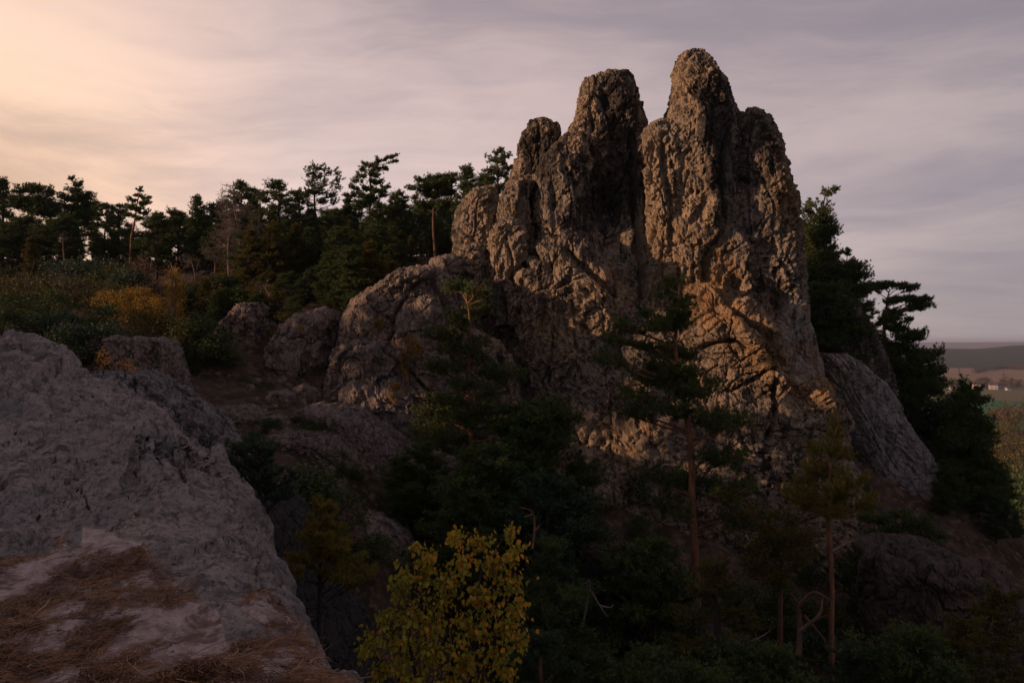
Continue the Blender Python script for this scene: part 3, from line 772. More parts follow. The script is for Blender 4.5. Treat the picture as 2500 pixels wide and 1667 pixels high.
outcrop('bulging purplish grey rock in the gully, left of the cracked dome', [(752, 770, 800), (760, 748, 815), (785, 700, 828), (820, 662, 832), (870, 648, 828), (910, 660, 815), (945, 700, 800), (1000, 740, 790)], 42.5, 2.2, char='smooth', mat=M_ROCK_SHADE, crust=-0.1)
outcrop('ochre-stained rock block under the pines, left of the gully', [(735, 610, 640), (748, 580, 650), (775, 552, 660), (810, 538, 668), (870, 532, 664), (920, 545, 655), (960, 570, 640)], 44, 1.8, char='cracked', mat=M_ROCK_SHADE, crust=0.1)
outcrop('squat flat-topped rock block beyond the near rock, below the yellow birch', [(824, 300, 370, 27), (828, 278, 405, 27), (842, 276, 425, 27), (880, 285, 440, 27), (930, 300, 455, 27), (990, 320, 465, 27), (1060, 330, 470, 27)], 27, 1.5, mat=M_ROCK_SHADE, sc=0.6, amp=0.8)
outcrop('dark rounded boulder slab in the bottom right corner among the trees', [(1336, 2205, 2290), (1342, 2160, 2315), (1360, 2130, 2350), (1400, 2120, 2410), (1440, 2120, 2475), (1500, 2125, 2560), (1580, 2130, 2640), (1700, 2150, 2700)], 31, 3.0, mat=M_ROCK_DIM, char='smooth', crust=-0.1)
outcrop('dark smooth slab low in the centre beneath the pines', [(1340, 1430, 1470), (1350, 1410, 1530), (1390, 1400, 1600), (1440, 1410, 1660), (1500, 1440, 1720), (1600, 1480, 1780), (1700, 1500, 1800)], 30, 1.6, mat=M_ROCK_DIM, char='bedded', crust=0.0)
outcrop('near rock ridge just behind the big foreground rock, sloping right', [(905, 270, 350), (912, 238, 372), (935, 224, 404), (973, 222, 457), (1031, 236, 531), (1084, 255, 579), (1140, 290, 600), (1220, 340, 620), (1350, 400, 640)], 17, 2.0, mat=M_ROCK_GREY, char='craggy', sc=0.5, res=0.035, amp=0.7, crust=0.1)
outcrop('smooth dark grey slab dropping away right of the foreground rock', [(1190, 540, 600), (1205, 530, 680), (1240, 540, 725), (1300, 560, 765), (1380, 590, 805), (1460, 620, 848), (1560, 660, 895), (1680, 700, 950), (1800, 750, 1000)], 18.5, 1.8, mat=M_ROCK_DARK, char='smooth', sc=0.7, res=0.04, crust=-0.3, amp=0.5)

for rows, dd, lab, ch in [
    ([(985, 760, 800), (1005, 750, 880), (1050, 780, 960), (1110, 830, 1040), (1170, 890, 1090), (1230, 940, 1130), (1320, 990, 1160), (1420, 1040, 1200)], 35.5, 'long slanting slab running down right from the foot of the dome', 'bedded'),
    ([(1048, 680, 740), (1062, 665, 810), (1100, 690, 875), (1150, 730, 925), (1210, 780, 965), (1270, 830, 1000), (1340, 880, 1050), (1430, 930, 1090)], 33, 'weathered reddish slab beside the sandy runnel in the gorge', 'craggy'),
    ([(1252, 850, 900), (1268, 830, 950), (1310, 840, 1000), (1370, 870, 1030), (1450, 900, 1060), (1600, 950, 1100)], 28, 'slanting streaked slab above the golden birch', 'bedded'),
    ([(1165, 620, 680), (1185, 600, 760), (1240, 610, 830), (1300, 650, 880), (1380, 700, 930), (1480, 760, 980), (1600, 800, 1040)], 28.5, 'shadowed rock slope behind the yellow-green young pine', 'craggy'),
    ([(985, 560, 610), (1003, 530, 690), (1040, 540, 760), (1090, 570, 800), (1150, 610, 840), (1260, 660, 870)], 35.6, 'sandy stepped rock shelf below the loose boulders', 'smooth'),
    ([(1085, 985, 1030), (1100, 970, 1075), (1150, 985, 1130), (1220, 1010, 1180), (1320, 1050, 1230)], 36.5, 'steep cracked rock face under the lowest rusty shrub', 'cracked')]:
    outcrop(lab, rows, dd, 2.0, mat=M_ROCK_DOME if ch != 'bedded' else M_ROCK_SHADE, char=ch, sc=0.7, crust=-0.05, amp=0.9)

# loose boulders lying in the gully
bl = [(596, 995, 27, 30, 38, 'egg-shaped grey boulder in the gully, leftmost of the loose boulders'), (684, 985, 36, 30, 37.5, 'largest loose boulder standing upright in the middle of the gully'),
      (745, 965, 36, 24, 38.6, 'boulder leaning against the foot of the purplish grey rock'), (640, 1002, 13, 9, 37.3, 'small pale stone between two gully boulders'),
      (756, 1012, 16, 18, 36.8, 'small pointed boulder right of the sandy patch'), (742, 1035, 27, 14, 36.2, 'flat boulder below the small pointed one'),
      (620, 1050, 36, 18, 36, 'low dark boulder on the sandy patch'), (575, 1030, 26, 28, 36.4, 'jagged streaked stone at the left of the sandy patch')]
rb = np.random.RandomState(77)
for q in range(46):
    px_ = rb.uniform(520, 900); dd_ = rb.uniform(30, 40)
    x_ = (px_ - CX) / F * dd_; z_ = gz(x_, dd_); r_ = rb.uniform(5, 15) * 36 / dd_
    bl.append((px_, CY - z_ / dd_ * F - r_ * 0.35, r_ * rb.uniform(0.9, 1.5), r_ * rb.uniform(0.6, 1.0), dd_, None))
for x, y, rx, ry, dd, lab in bl:
    ob_ = outcrop(lab or 'one of the small loose stones strewn over the gully floor', [(y - ry, x - rx * .25, x + rx * .25), (y - ry * .9, x - rx * .55, x + rx * .5), (y - ry * .5, x - rx * .85, x + rx * .85), (y, x - rx, x + rx), (y + ry * .6, x - rx * .95, x + rx * .95), (y + ry, x - rx * .8, x + rx * .8), (y + ry + 25, x - rx * .7, x + rx * .7)],
            dd, rx / F * dd * 0.9, name='boulder' if lab else 'stone', cat='boulder' if lab else 'stone', mat=M_ROCK_SHADE, char='smooth', sc=0.45, crust=-0.3, res=0.06 if lab else 0.13, amp=0.8)
    if not lab: ob_['group'] = 'small loose stones on the gully floor'
# ------------------------------------------------------------------ the near rock the photographer stands on
fg = []
for a in [(-300, 1667, 3.6), (0, 1667, 3.6), (400, 1667, 3.6), (750, 1667, 3.75),
          (0, 1500, 4.5), (400, 1520, 4.4), (700, 1540, 4.6),
          (-200, 1350, 6.1), (0, 1345, 6.1), (200, 1300, 6.3), (300, 1300, 6.2), (450, 1400, 5.6), (640, 1470, 5.2),
          (0, 1200, 7.3), (200, 1150, 7.9), (420, 1220, 7.4), (560, 1300, 6.9), (600, 1340, 6.6),
          (0, 1000, 10.3), (200, 1030, 10.2), (350, 1080, 9.8), (460, 1130, 9.5),
          (0, 900, 13), (100, 900, 13.2), (170, 930, 13.2), (300, 1030, 11.3),
          (0, 830, 15.2), (64, 850, 14.8), (117, 880, 14.6), (0, 860, 14), (-300, 800, 15.5), (-150, 815, 15.4), (-300, 1000, 10), (-300, 1200, 7)]:
    fg.append(tuple(P(*a)))
def FZ(px, dist, z): fg.append(((px - CX) / F * dist, dist, z))
EDGE = [(150, 878, 15.9), (213, 903, 15), (308, 988, 12.9), (446, 1047, 12.1), (522, 1128, 10.8), (596, 1182, 9.5), (640, 1256, 8.3), (681, 1350, 7.1), (735, 1440, 5.8), (800, 1545, 4.9), (890, 1640, 4.1), (965, 1740, 3.5)]
_e = np.array([P(*a) for a in EDGE])
for k in range(len(_e)):
    tv = _e[min(k + 1, len(_e) - 1)] - _e[max(k - 1, 0)]; nv = np.array([-tv[1], tv[0]]); nv /= np.linalg.norm(nv)
    if nv[0] < 0: nv = -nv
    sc_ = min(1.0, _e[k, 1] / 9 + 0.35)
    for off, dz in ((-0.12, -0.02), (0.10, 0.35), (0.40, 1.5), (1.0, 3.9)):
        fg.append((_e[k, 0] + nv[0] * off * sc_, _e[k, 1] + nv[1] * off * sc_, _e[k, 2] - dz * sc_))
for a in [(1500, 3.2, -7), (1250, 4.5, -7), (1000, 8, -8), (880, 11, -8), (740, 14, -7.5), (560, 17, -6.5), (380, 20, -5), (0, 17.5, -1.1), (-300, 18, -0.9), (60, 17.5, -1.5), (110, 17.0, -1.7), (0, 22, -3.5),
          (400, 2.0, -1.62), (-300, 2.0, -1.6), (1000, 2.4, -2.2), (1400, 2.4, -5)]:
    FZ(*a)
fg = np.array(fg)
_ft = tps_fit(fg[:, :2], fg[:, 2], 3.0, 0.004)

SAND = [(-400, 1350), (120, 1345), (135, 1325), (130, 1296), (150, 1300), (168, 1335), (200, 1325), (205, 1285), (255, 1280), (290, 1300), (345, 1308), (368, 1365), (410, 1400), (470, 1440),
        (530, 1480), (540, 1500), (560, 1545), (640, 1552), (652, 1538), (640, 1505), (590, 1480), (578, 1460), (600, 1440), (655, 1428), (665, 1440), (690, 1470), (740, 1520), (790, 1600), (870, 1720), (870, 2600), (-400, 2600)]
def in_poly(x, y, poly):
    c = np.zeros(x.shape, bool); n = len(poly)
    for k in range(n):
        x0, y0 = poly[k]; x1, y1 = poly[(k + 1) % n]
        if y0 == y1: continue
        m = ((y0 > y) != (y1 > y)) & (x < (x1 - x0) * (y - y0) / (y1 - y0) + x0)
        c ^= m
    return c

def fg_height(x, y, fine=True):
    z = _ft(x, y)
    p = np.stack([x, y, z * 0.6], -1).reshape(-1, 3)
    px, py = project(np.stack([x.ravel(), y.ravel(), z.ravel()], -1))
    ins = in_poly(px, py, SAND)
    sd_, _ = seg_dist(px, py, SAND[:-2])
    s = np.where(ins, sd_, -sd_)
    s = s + 9 * fbm(p * 4, 3)
    sand = sstep(s, -1.5, 1.5)
    rel = sstep(y.ravel(), 3.0, 9.0)
    hb = sstep(s, -26, 6)
    w_ = np.stack([fbm(p * 0.8 + 5, 2), fbm(p * 0.8 + 25, 2), fbm(p * 0.8 + 45, 2)], -1) * 0.5
    a = p + w_
    al = 0.76 * a[:, 0] - 0.65 * a[:, 1]; ac = 0.65 * a[:, 0] + 0.76 * a[:, 1]
    dipv = np.stack([al * 0.30, ac * 0.85, a[:, 2] * 0.8], -1)
    o = 0.15 * fbm(dipv * 0.5, 3) * (0.35 + rel)
    o += 0.11 * (ridged(dipv * 0.8 + 4, 5, 0.6) - 1.15) * (0.35 + 0.65 * rel)
    f1, f2 = worley(a * 1.3)
    o -= 0.07 * sstep(fbm(p * 0.7 + 60, 2), 0.0, 0.4) * sstep(f1, 0.5, 0.15)
    c1, c2 = worley(dipv * np.array([1.4, 0.9, 0.5]) + 30)
    o -= 0.05 * sstep(c2 - c1, 0.05, 0.0)
    o += 0.028 * (ridged(a * np.array([1.6, 2.4, 2]) + 9, 4, 0.65) - 1.2) * (0.4 + 0.6 * rel)
    for k_, (fr_, am_) in enumerate(((0.62, 0.17), (1.6, 0.06))):
        tt = ac * fr_ + 0.25 * al * fr_ * 0.3 + 0.55 * fbm(dipv * 1.3 + 20 * k_, 3)
        saw = tt - np.floor(tt)
        o += am_ * (sstep(saw, 0.0, 0.86) * (1 - sstep(saw, 0.93, 1.0)) - 0.5) * (0.35 + 0.65 * rel) * sstep(fbm(p * 0.5 + 33 * k_, 2), -0.35, 0.15)
    o += 0.05 * facets(a * np.array([1.5, 1.5, 1.2]), 3) * (0.4 + 0.6 * rel) + 0.022 * facets(a * 4.0, 6)
    o += 0.022 * fbm(a * 3.5, 5, 0.75)
    sd2 = 0.035 * fbm(p * 2.2, 3) + 0.016 * fbm(p * 9, 3, 0.6) - 0.03
    zz = z.ravel() + (o + 0.03) * (1 - hb) + hb * sd2
    return zz.reshape(x.shape), sand

def build_fg():
    # polar sheet: finer where it is nearer
    pxs = np.concatenate([np.linspace(-420, -60, 70, endpoint=False), np.linspace(-60, 980, 440)]); ds = np.concatenate([np.geomspace(2.0, 3.3, 30, endpoint=False), np.geomspace(3.3, 17, 370, endpoint=False), np.geomspace(17, 23, 20)])
    Dd, Xx = np.meshgrid(ds, (pxs - CX) / F, indexing='ij')
    x = Xx * Dd; y = Dd
    z, sand = fg_height(x, y)
    # widen steep side: pull the sheet back under itself is not needed, it simply drops into the gorge
    p = np.stack([x, y, z], -1).reshape(-1, 3)
    n, m = x.shape
    # roughness across the steep side as well
    gx = np.gradient(z, axis=1) / np.gradient(x, axis=1)
    steep = sstep(np.abs(gx).ravel(), 0.6, 1.6)
    p[:, 0] += steep * (0.09 * (ridged(p * np.array([0.9, 0.9, 0.5]) + 7, 4) - 1.1) + 0.03 * fbm(p * 4, 4, 0.6))
    i, j = np.meshgrid(np.arange(n - 1), np.arange(m - 1), indexing='ij')
    q = np.stack([i * m + j, i * m + j + 1, (i + 1) * m + j + 1, (i + 1) * m + j], -1).reshape(-1, 4)
    o = link('rock_outcrop', mesh_arrays('near_rock', p, quads=q, attrs={'sand': sand}, smooth=True, mats=[M_FG]))
    tag(o, 'big sloping grey foreground rock with a sandy ledge covered in dry grass, bottom left', 'rock')
build_fg()

def build_straw():
    rs = np.random.RandomState(5)
    N = 80000
    px = rs.uniform(-60, 900, N); py = rs.uniform(1290, 1760, N)
    # distance by marching the sheet from coarse samples
    ds = np.geomspace(2.6, 9, 90)
    X = (px[:, None] - CX) / F * ds[None]; Y = np.repeat(ds[None], N, 0)
    Z = _ft(X, Y)
    ray = -(py[:, None] - CY) / F * ds[None]
    hit = Z > ray
    k = hit.argmax(1); ok = hit.any(1) & (k > 0)
    k = np.clip(k, 1, None)
    a0 = (ray - Z)[np.arange(N), k - 1]; a1 = (ray - Z)[np.arange(N), k]
    t = a0 / (a0 - a1 + 1e-9); dd = ds[k - 1] + t * (ds[k] - ds[k - 1])
    ok &= in_poly(px, py, SAND)
    px, py, dd = px[ok], py[ok], dd[ok]
    x = (px - CX) / F * dd; y = dd
    p = np.stack([x, y, np.zeros_like(x)], -1)
    den = fbm(p * np.array([1.7, 0.75, 1]) + 3, 5, 0.7)
    bands = np.exp(-((py - 1355 - (px - 200) * 0.28) / 55) ** 2) * (px < 620) * 0.5 + sstep(py, 1560, 1640) * 0.25 + (px > 560) * (py > 1540) * 0.3
    keep = rs.rand(len(x)) < sstep(den + bands, -0.10, 0.36)
    x, y = x[keep], y[keep]
    z, _ = fg_height(x, y)
    n = len(x)
    L = rs.uniform(0.035, 0.10, n) * (1 + 2.6 * (rs.rand(n) < 0.035)); th = rs.uniform(0, 2 * pi, n) + fbm(np.stack([x, y, x * 0], -1) * 0.8, 2) * 4
    bend = rs.normal(0, 1.3, n); lift = rs.uniform(0.0, 0.45, n)
    w_ = rs.uniform(0.0012, 0.0026, n)
    K = 4
    V = []
    cx_, cy_, cz_ = x.copy(), y.copy(), z + 0.006
    for s in range(K):
        f = s / (K - 1)
        ang = th + bend * f
        V.append(np.stack([cx_, cy_, cz_], -1))
        cx_ = cx_ + np.cos(ang) * L / K; cy_ = cy_ + np.sin(ang) * L / K
        cz_ = cz_ + L / K * (lift * (1 - 1.7 * f))
    V = np.stack(V, 1)
    zg, _ = fg_height(V[..., 0], V[..., 1])
    V[..., 2] = np.maximum(V[..., 2], zg + 0.004)
    side = np.stack([-np.sin(th), np.cos(th), np.zeros(n)], -1)[:, None] * w_[:, None, None] * np.array([1, 0.95, 0.7, 0.2])[None, :, None]
    up = np.array([0, 0, 1.0]) * w_[:, None, None]
    A, B = V - side, V + side + up * 0.8
    vv = np.stack([A, B], 2).reshape(-1, 3)
    b = (np.arange(n) * K * 2)[:, None]
    ks = np.arange(K - 1)[None] * 2
    q = np.stack([b + ks, b + ks + 1, b + ks + 3, b + ks + 2], -1).reshape(-1, 4)
    cl_ = fbm(np.stack([x, y, x * 0], -1) * 3.5 + 7, 3)
    tint = np.repeat(np.clip(rs.beta(1.1, 2.4, n) + 0.45 * cl_, 0, 1) * (rs.rand(n) > 0.03) + (rs.rand(n) > 0.985), K - 1)
    o = link('dry_grass', mesh_arrays('dry_grass', vv, quads=q, fattrs={'tint': tint}, mats=[M_STRAW]))
    tag(o, 'matted brown dry grass lying on the sandy ledge in the foreground', 'dry grass', None, 'stuff')
build_straw()
# ------------------------------------------------------------------ vegetation builders
def tube(V, Q, pts, rad, ns=6):
    pts = np.asarray(pts, float); rad = np.asarray(rad, float)
    d_ = np.gradient(pts, axis=0); d_ /= np.linalg.norm(d_, axis=1)[:, None] + 1e-9
    ref = np.array([0.31, 0.95, 0.05])
    s = np.cross(d_, ref); s /= np.linalg.norm(s, axis=1)[:, None] + 1e-9
    u = np.cross(s, d_)
    a = np.linspace(0, 2 * pi, ns, endpoint=False)
    ring = pts[:, None] + rad[:, None, None] * (s[:, None] * np.cos(a)[None, :, None] + u[:, None] * np.sin(a)[None, :, None])
    b = sum(len(v) for v in V); n = len(pts)
    V.append(ring.reshape(-1, 3))
    i, j = np.meshgrid(np.arange(n - 1), np.arange(ns), indexing='ij'); j2 = (j + 1) % ns
    Q.append((b + np.stack([i * ns + j, i * ns + j2, (i + 1) * ns + j2, (i + 1) * ns + j], -1)).reshape(-1, 4))

def sticks(V, Q, A, B, r0, r1, ns=3):
    A = np.asarray(A, float); B = np.asarray(B, float)
    if len(A) == 0: return
    n = len(A)
    d_ = B - A; d_ /= np.linalg.norm(d_, axis=1)[:, None] + 1e-9
    s = np.cross(d_, np.array([0.3, 0.9, 0.1])); s /= np.linalg.norm(s, axis=1)[:, None] + 1e-9
    u = np.cross(s, d_); a = np.linspace(0, 2 * pi, ns, endpoint=False)
    off = s[:, None] * np.cos(a)[None, :, None] + u[:, None] * np.sin(a)[None, :, None]
    r0 = np.broadcast_to(r0, (n,)); r1 = np.broadcast_to(r1, (n,))
    R0 = A[:, None] + off * r0[:, None, None]; R1 = B[:, None] + off * r1[:, None, None]
    b = sum(len(v) for v in V)
    V.append(np.stack([R0, R1], 1).reshape(-1, 3))
    k = b + np.arange(n)[:, None] * 2 * ns; j = np.arange(ns)[None]; j2 = (j + 1) % ns
    Q.append(np.stack([k + j, k + j2, k + ns + j2, k + ns + j], -1).reshape(-1, 4))

def needles(cent, dirs, L, wd, k, rs, spread=0.62):
    n = len(cent)
    D = np.repeat(dirs, k, 0) + rs.normal(0, spread, (n * k, 3)); D /= np.linalg.norm(D, axis=1)[:, None] + 1e-9
    S = np.cross(D, rs.normal(size=(n * k, 3))); S /= np.linalg.norm(S, axis=1)[:, None] + 1e-9
    c = np.repeat(cent, k, 0)
    l_ = L * rs.uniform(0.6, 1.2, (n * k, 1))
    a = c - D * l_ * 0.15 - S * wd * 0.6; b = c + D * l_ * 0.3 + S * wd * 1.1; t_ = c + D * l_
    V = np.stack([a, b, t_], 1).reshape(-1, 3)
    T = np.arange(n * k * 3).reshape(-1, 3)
    tint = np.repeat(rs.rand(n), k)
    return V, T, tint

def pine_meshes(pads, trunk, r0, seed, needle_mat, bark_mat_, L=0.16, wd=0.020, dens=1.0, k=6, limb_r=1.0, snags=0):
    """pads: rows x, y, z, rx, rz in metres. trunk: list of points from the foot up"""
    rs = np.random.RandomState(seed)
    V, Q = [], []
    trunk = np.asarray(trunk, float)
    tc = catmull(trunk, 0)[::6]
    tl = np.linspace(1, 0, len(tc))
    tube(V, Q, tc + np.stack([fbm(tc * 0.7 + seed, 2) * 0.06] * 3, -1), r0 * (0.12 + 0.88 * tl ** 0.8), 8)
    H0, H1 = tc[0, 2], tc[-1, 2]
    C, Dv = [], []
    SA, SB = [], []
    for (x, y, z, rx, rz) in pads:
        c = np.array([x, y, z])
        hz = z - 0.30 * np.hypot(x - np.interp(z, tc[:, 2], tc[:, 0]), y - np.interp(z, tc[:, 2], tc[:, 1])) - 0.2
        hz = min(max(hz, H0 + 0.15 * (H1 - H0)), H1 - 0.1)
        a = np.array([np.interp(hz, tc[:, 2], tc[:, 0]), np.interp(hz, tc[:, 2], tc[:, 1]), hz])
        e = c + np.array([0, 0, -rz * 0.35])
        mid = (a + e) / 2 + rs.normal(0, 0.10, 3) * np.linalg.norm(e - a) * 0.7 + np.array([0, 0, 0.04 * np.linalg.norm(e - a)])
        lp = catmull([a, mid, e], 0)[::8]
        rl = limb_r * (0.016 + 0.013 * np.linalg.norm(e - a))
        tube(V, Q, lp, np.linspace(rl, rl * 0.35, len(lp)), 5)
        nt = max(9, int(20 * (rx / 0.8) ** 1.1 * min(1.3, dens ** 0.5)))
        out = e - a; out[2] = 0; out /= np.linalg.norm(out) + 1e-6
        for q in range(nt):
            an = rs.uniform(0, 2 * pi); rr = rs.uniform(0.35, 1.0) ** 0.7
            tip = c + np.array([np.cos(an) * rx * rr, np.sin(an) * rx * rr, rz * (rs.uniform(-0.7, 1.35) * (1 - 0.4 * rr ** 2) + 0.25 * rr * rs.rand())])
            st = lp[rs.randint(len(lp) // 2, len(lp))]
            SA.append(st); SB.append(st * 0.45 + tip * 0.55 + rs.normal(0, 0.05, 3) * rx); SA.append(SB[-1]); SB.append(tip)
            nn = max(5, int(14 * dens * (rx / 0.8) ** 0.7 * rs.uniform(0.6, 1.3)))
            f = rs.uniform(0.22, 1.04, nn)[:, None]
            pp = st + (tip - st) * f + rs.normal(0, 0.11 * rx, (nn, 3)) * np.array([1, 1, 0.9])
            dd = (tip - st) / (np.linalg.norm(tip - st) + 1e-6) * 0.65 + np.array([0, 0, 0.6])
            C.append(pp); Dv.append(np.repeat(dd[None], nn, 0))
    for q in range(snags):
        hz = H0 + (H1 - H0) * rs.uniform(0.2, 0.75)
        a = np.array([np.interp(hz, tc[:, 2], tc[:, 0]), np.interp(hz, tc[:, 2], tc[:, 1]), hz])
        an = rs.uniform(0, 2 * pi); l_ = rs.uniform(0.4, 1.3)
        b = a + np.array([np.cos(an) * l_, np.sin(an) * l_, rs.uniform(-0.3, 0.25) * l_])
        SA.append(a); SB.append(b)
        for _ in range(2):
            SA.append(a * 0.4 + b * 0.6); SB.append(b + rs.normal(0, 0.25, 3) * l_)
    sticks(V, Q, SA, SB, 0.012 * limb_r, 0.005 * limb_r)
    tm = mesh_arrays('trunk', np.vstack(V), quads=np.vstack(Q), mats=[bark_mat_])
    nv, ntt, tint = needles(np.vstack(C), np.vstack(Dv), L, wd, k, rs)
    cm = mesh_arrays('crown', nv, tris=ntt, smooth=False, fattrs={'tint': tint}, mats=[needle_mat])
    return tm, cm

def auto_pads(H, cb, Rm, style, seed, npad=30):
    rs = np.random.RandomState(seed); out = []
    lob = rs.uniform(0.75, 1.25, 7)
    for q in range(npad):
        t_ = (q + rs.rand()) / npad
        z = H * (cb + (1 - cb) * t_)
        if style == 'cone': prof = (1 - t_) ** 0.75 * 0.95 + 0.04
        elif style == 'round': prof = math.sqrt(max(0, 1 - (2 * t_ - 0.85) ** 2 / 1.5)) * 0.9
        elif style == 'flat': prof = 0.35 + 0.65 * sin(pi * min(1, 0.25 + 0.7 * t_)) if t_ < 0.9 else 0.55
        else: prof = (1 - t_) ** 0.5 * 0.8 + 0.15
        an = q * 2.399 + rs.uniform(-0.5, 0.5)
        r = Rm * prof * rs.uniform(0.25, 1.0) * lob[int(an / (2 * pi) * 7) % 7]
        rx = Rm * rs.uniform(0.24, 0.42) * (0.55 + 0.45 * prof)
        out.append((np.cos(an) * r, np.sin(an) * r, z + 0.12 * r, rx, rx * rs.uniform(0.42, 0.68)))
    out.append((0, 0, H - 0.05, Rm * 0.13, Rm * 0.14))
    return out

PV = {}
def variant(key, H, cb, Rm, style, seed, npad, mat, bark=M_BARK_D, **kw):
    rs = np.random.RandomState(seed + 100)
    tr = [(0, 0, -0.8)] + [(rs.normal(0, 0.02) * H * t_, rs.normal(0, 0.02) * H * t_, H * t_) for t_ in (0.0, 0.3, 0.6, 0.85, 1.0)]
    PV[key] = (H,) + pine_meshes(auto_pads(H, cb, Rm, style, seed, npad), tr, 0.017 * H + 0.03, seed, mat, bark, **kw)

vk = dict(L=0.20, wd=0.030, k=5)
variant('a', 9, 0.22, 2.7, 'round', 1, 40, M_PINE, snags=8, **vk)
variant('b', 9, 0.18, 2.4, 'cone', 2, 42, M_PINE, snags=6, **vk)
variant('c', 9, 0.45, 3.0, 'flat', 3, 30, M_PINE, M_BARK, snags=10, **vk)
variant('d', 9, 0.12, 2.5, 'tall', 4, 48, M_PINE, snags=4, **vk)
variant('e', 9, 0.15, 2.6, 'round', 5, 44, M_PINE_B, **vk)
variant('f', 9, 0.05, 2.5, 'cone', 6, 48, M_OLIVE, **vk)
variant('g', 9, 0.38, 2.2, 'tall', 7, 30, M_PINE, M_BARK, snags=10, **vk)
variant('h', 9, 0.08, 3.0, 'round', 8, 46, M_PINE_Y, M_BARK, **vk)

nk = dict(L=0.12, wd=0.0155, k=6, dens=1.5)
variant('na', 9, 0.30, 2.7, 'round', 31, 26, M_PINE, snags=14, **nk)
variant('nd', 9, 0.20, 2.3, 'tall', 34, 28, M_PINE, snags=10, **nk)
variant('ne', 9, 0.25, 2.5, 'cone', 35, 26, M_PINE_B, M_BARK, snags=10, **nk)
variant('nf', 9, 0.12, 2.4, 'cone', 36, 28, M_OLIVE, snags=8, **nk)

def plant_pine(key, px, pytop, dist, label, group=None, rz=None, cat='pine tree', name='pine_tree', wid=1.0, smin=0.25, smax=2.0):
    if dist < 25: key = {'a': 'na', 'd': 'nd', 'e': 'ne', 'f': 'nf', 'b': 'nd'}.get(key, key)
    H, tm, cm = PV[key]
    x, y, zt = P(px, pytop, dist)
    zb = gz(x, y) - 0.1
    s = (zt - zb) / H
    if s < smin: s = smin
    if s > smax: s = smax; zb = zt - H * s
    rz = random.uniform(0, 6.28) if rz is None else rz
    t = thing(name, label, cat, (x, y, zb), group, rz)
    t.scale = (s * wid, s * wid, s)
    link('trunk', tm, t); link('crown', cm, t)
    return t

def hero_pine(label, dist, trunk_px, pads_px, needle_mat=M_PINE, bark=M_BARK, r0=0.16, seed=1, depth=0.8, cat='pine tree', name='pine_tree', grow=1.12, growz=1.35, **kw):
    rs = np.random.RandomState(seed)
    bx, by = trunk_px[0]
    b = P(bx, by, dist)
    g = gz(b[0], dist)
    base = np.array([b[0], dist, min(g, b[2])])
    tr = [(0, 0, -0.5)]
    if b[2] - g > 0.8: tr.append(((0, 0, (b[2] - base[2]) * 0.5)))
    tr += [tuple(P(x, y, dist) - base) for x, y in trunk_px]
    if np.allclose(tr[0][2], tr[1][2], atol=0.3): tr = tr[1:]
    pads = []
    for (x, y, rx, rzz) in pads_px:
        rm, rzm = rx / F * dist * grow, rzz / F * dist * growz
        q = P(x, y, dist) - base
        pads.append((q[0], rs.uniform(-1, 1) * depth, q[2], rm, rzm))
        if rx > 20: # widen in depth with a companion
            pads.append((q[0] + rs.uniform(-.5, .5) * rm, rs.choice([-1, 1]) * rs.uniform(0.6, 1.4) * depth, q[2] + rs.uniform(-.4, .4) * rzm, rm * 0.8, rzm * 0.9))
    tm, cm = pine_meshes(pads, tr, r0, seed, needle_mat, bark, **kw)
    t = thing(name, label, cat, base)
    link('trunk', tm, t); link('crown', cm, t)
    return t

# ---- broad-leaved shrubs and saplings
SV = {}
def shrub_variant(key, mat, seed, H=2.0, Rr=1.2, n=2600, leaf=0.07, twig=70, style='round', bark=M_BARK_D, lumps=16):
    rs = np.random.RandomState(seed)
    V, Q = [], []
    cen = []
    for q in range(lumps):
        an = rs.uniform(0, 2 * pi); t_ = rs.rand() ** 0.8
        if style == 'round': r = Rr * math.sqrt(rs.rand()) * math.sqrt(max(0.05, 1 - (t_ - 0.4) ** 2 * 2.0)); z = H * (0.12 + 0.80 * t_)
        elif style == 'cone': r = Rr * rs.rand() * (1.05 - t_) ; z = H * (0.15 + 0.85 * t_)
        else: r = Rr * math.sqrt(rs.rand()); z = H * (0.1 + 0.75 * rs.rand() * (1 - 0.3 * (r / Rr) ** 2))
        cen.append((r * np.cos(an), r * np.sin(an), z))
    cen = np.array(cen)
    A, B = [], []
    for c in cen:
        m_ = np.array([c[0] * 0.35, c[1] * 0.35, c[2] * 0.5]) + rs.normal(0, 0.04, 3) * H
        A += [(0, 0, 0), m_]; B += [m_, c]
    for q in range(twig):
        c = cen[rs.randint(len(cen))]; A.append(c); B.append(c + rs.normal(0, 0.26, 3) * Rr * np.array([1, 1, 0.8]) + np.array([0, 0, 0.08 * H]))
    sticks(V, Q, A, B, 0.014 * H / 2, 0.004, 4)
    tm = mesh_arrays('stem', np.vstack(V), quads=np.vstack(Q), mats=[bark])
    c = cen[rs.randint(len(cen), size=n)] + rs.normal(0, 0.17, (n, 3)) * np.array([Rr, Rr, H * 0.45])
    c[:, 2] = np.abs(c[:, 2])
    D = rs.normal(size=(n, 3)); D /= np.linalg.norm(D, axis=1)[:, None]; S = np.cross(D, rs.normal(size=(n, 3))); S /= np.linalg.norm(S, axis=1)[:, None]
    l_ = leaf * rs.uniform(0.6, 1.3, (n, 1))
    vv = np.stack([c - D * l_ * .5, c + S * l_ * .32, c + D * l_ * .55, c - S * l_ * .32], 1).reshape(-1, 3)
    cm = mesh_arrays('foliage', vv, quads=np.arange(n * 4).reshape(-1, 4), smooth=False, fattrs={'tint': rs.rand(n)}, mats=[mat])
    SV[key] = (H, tm, cm)

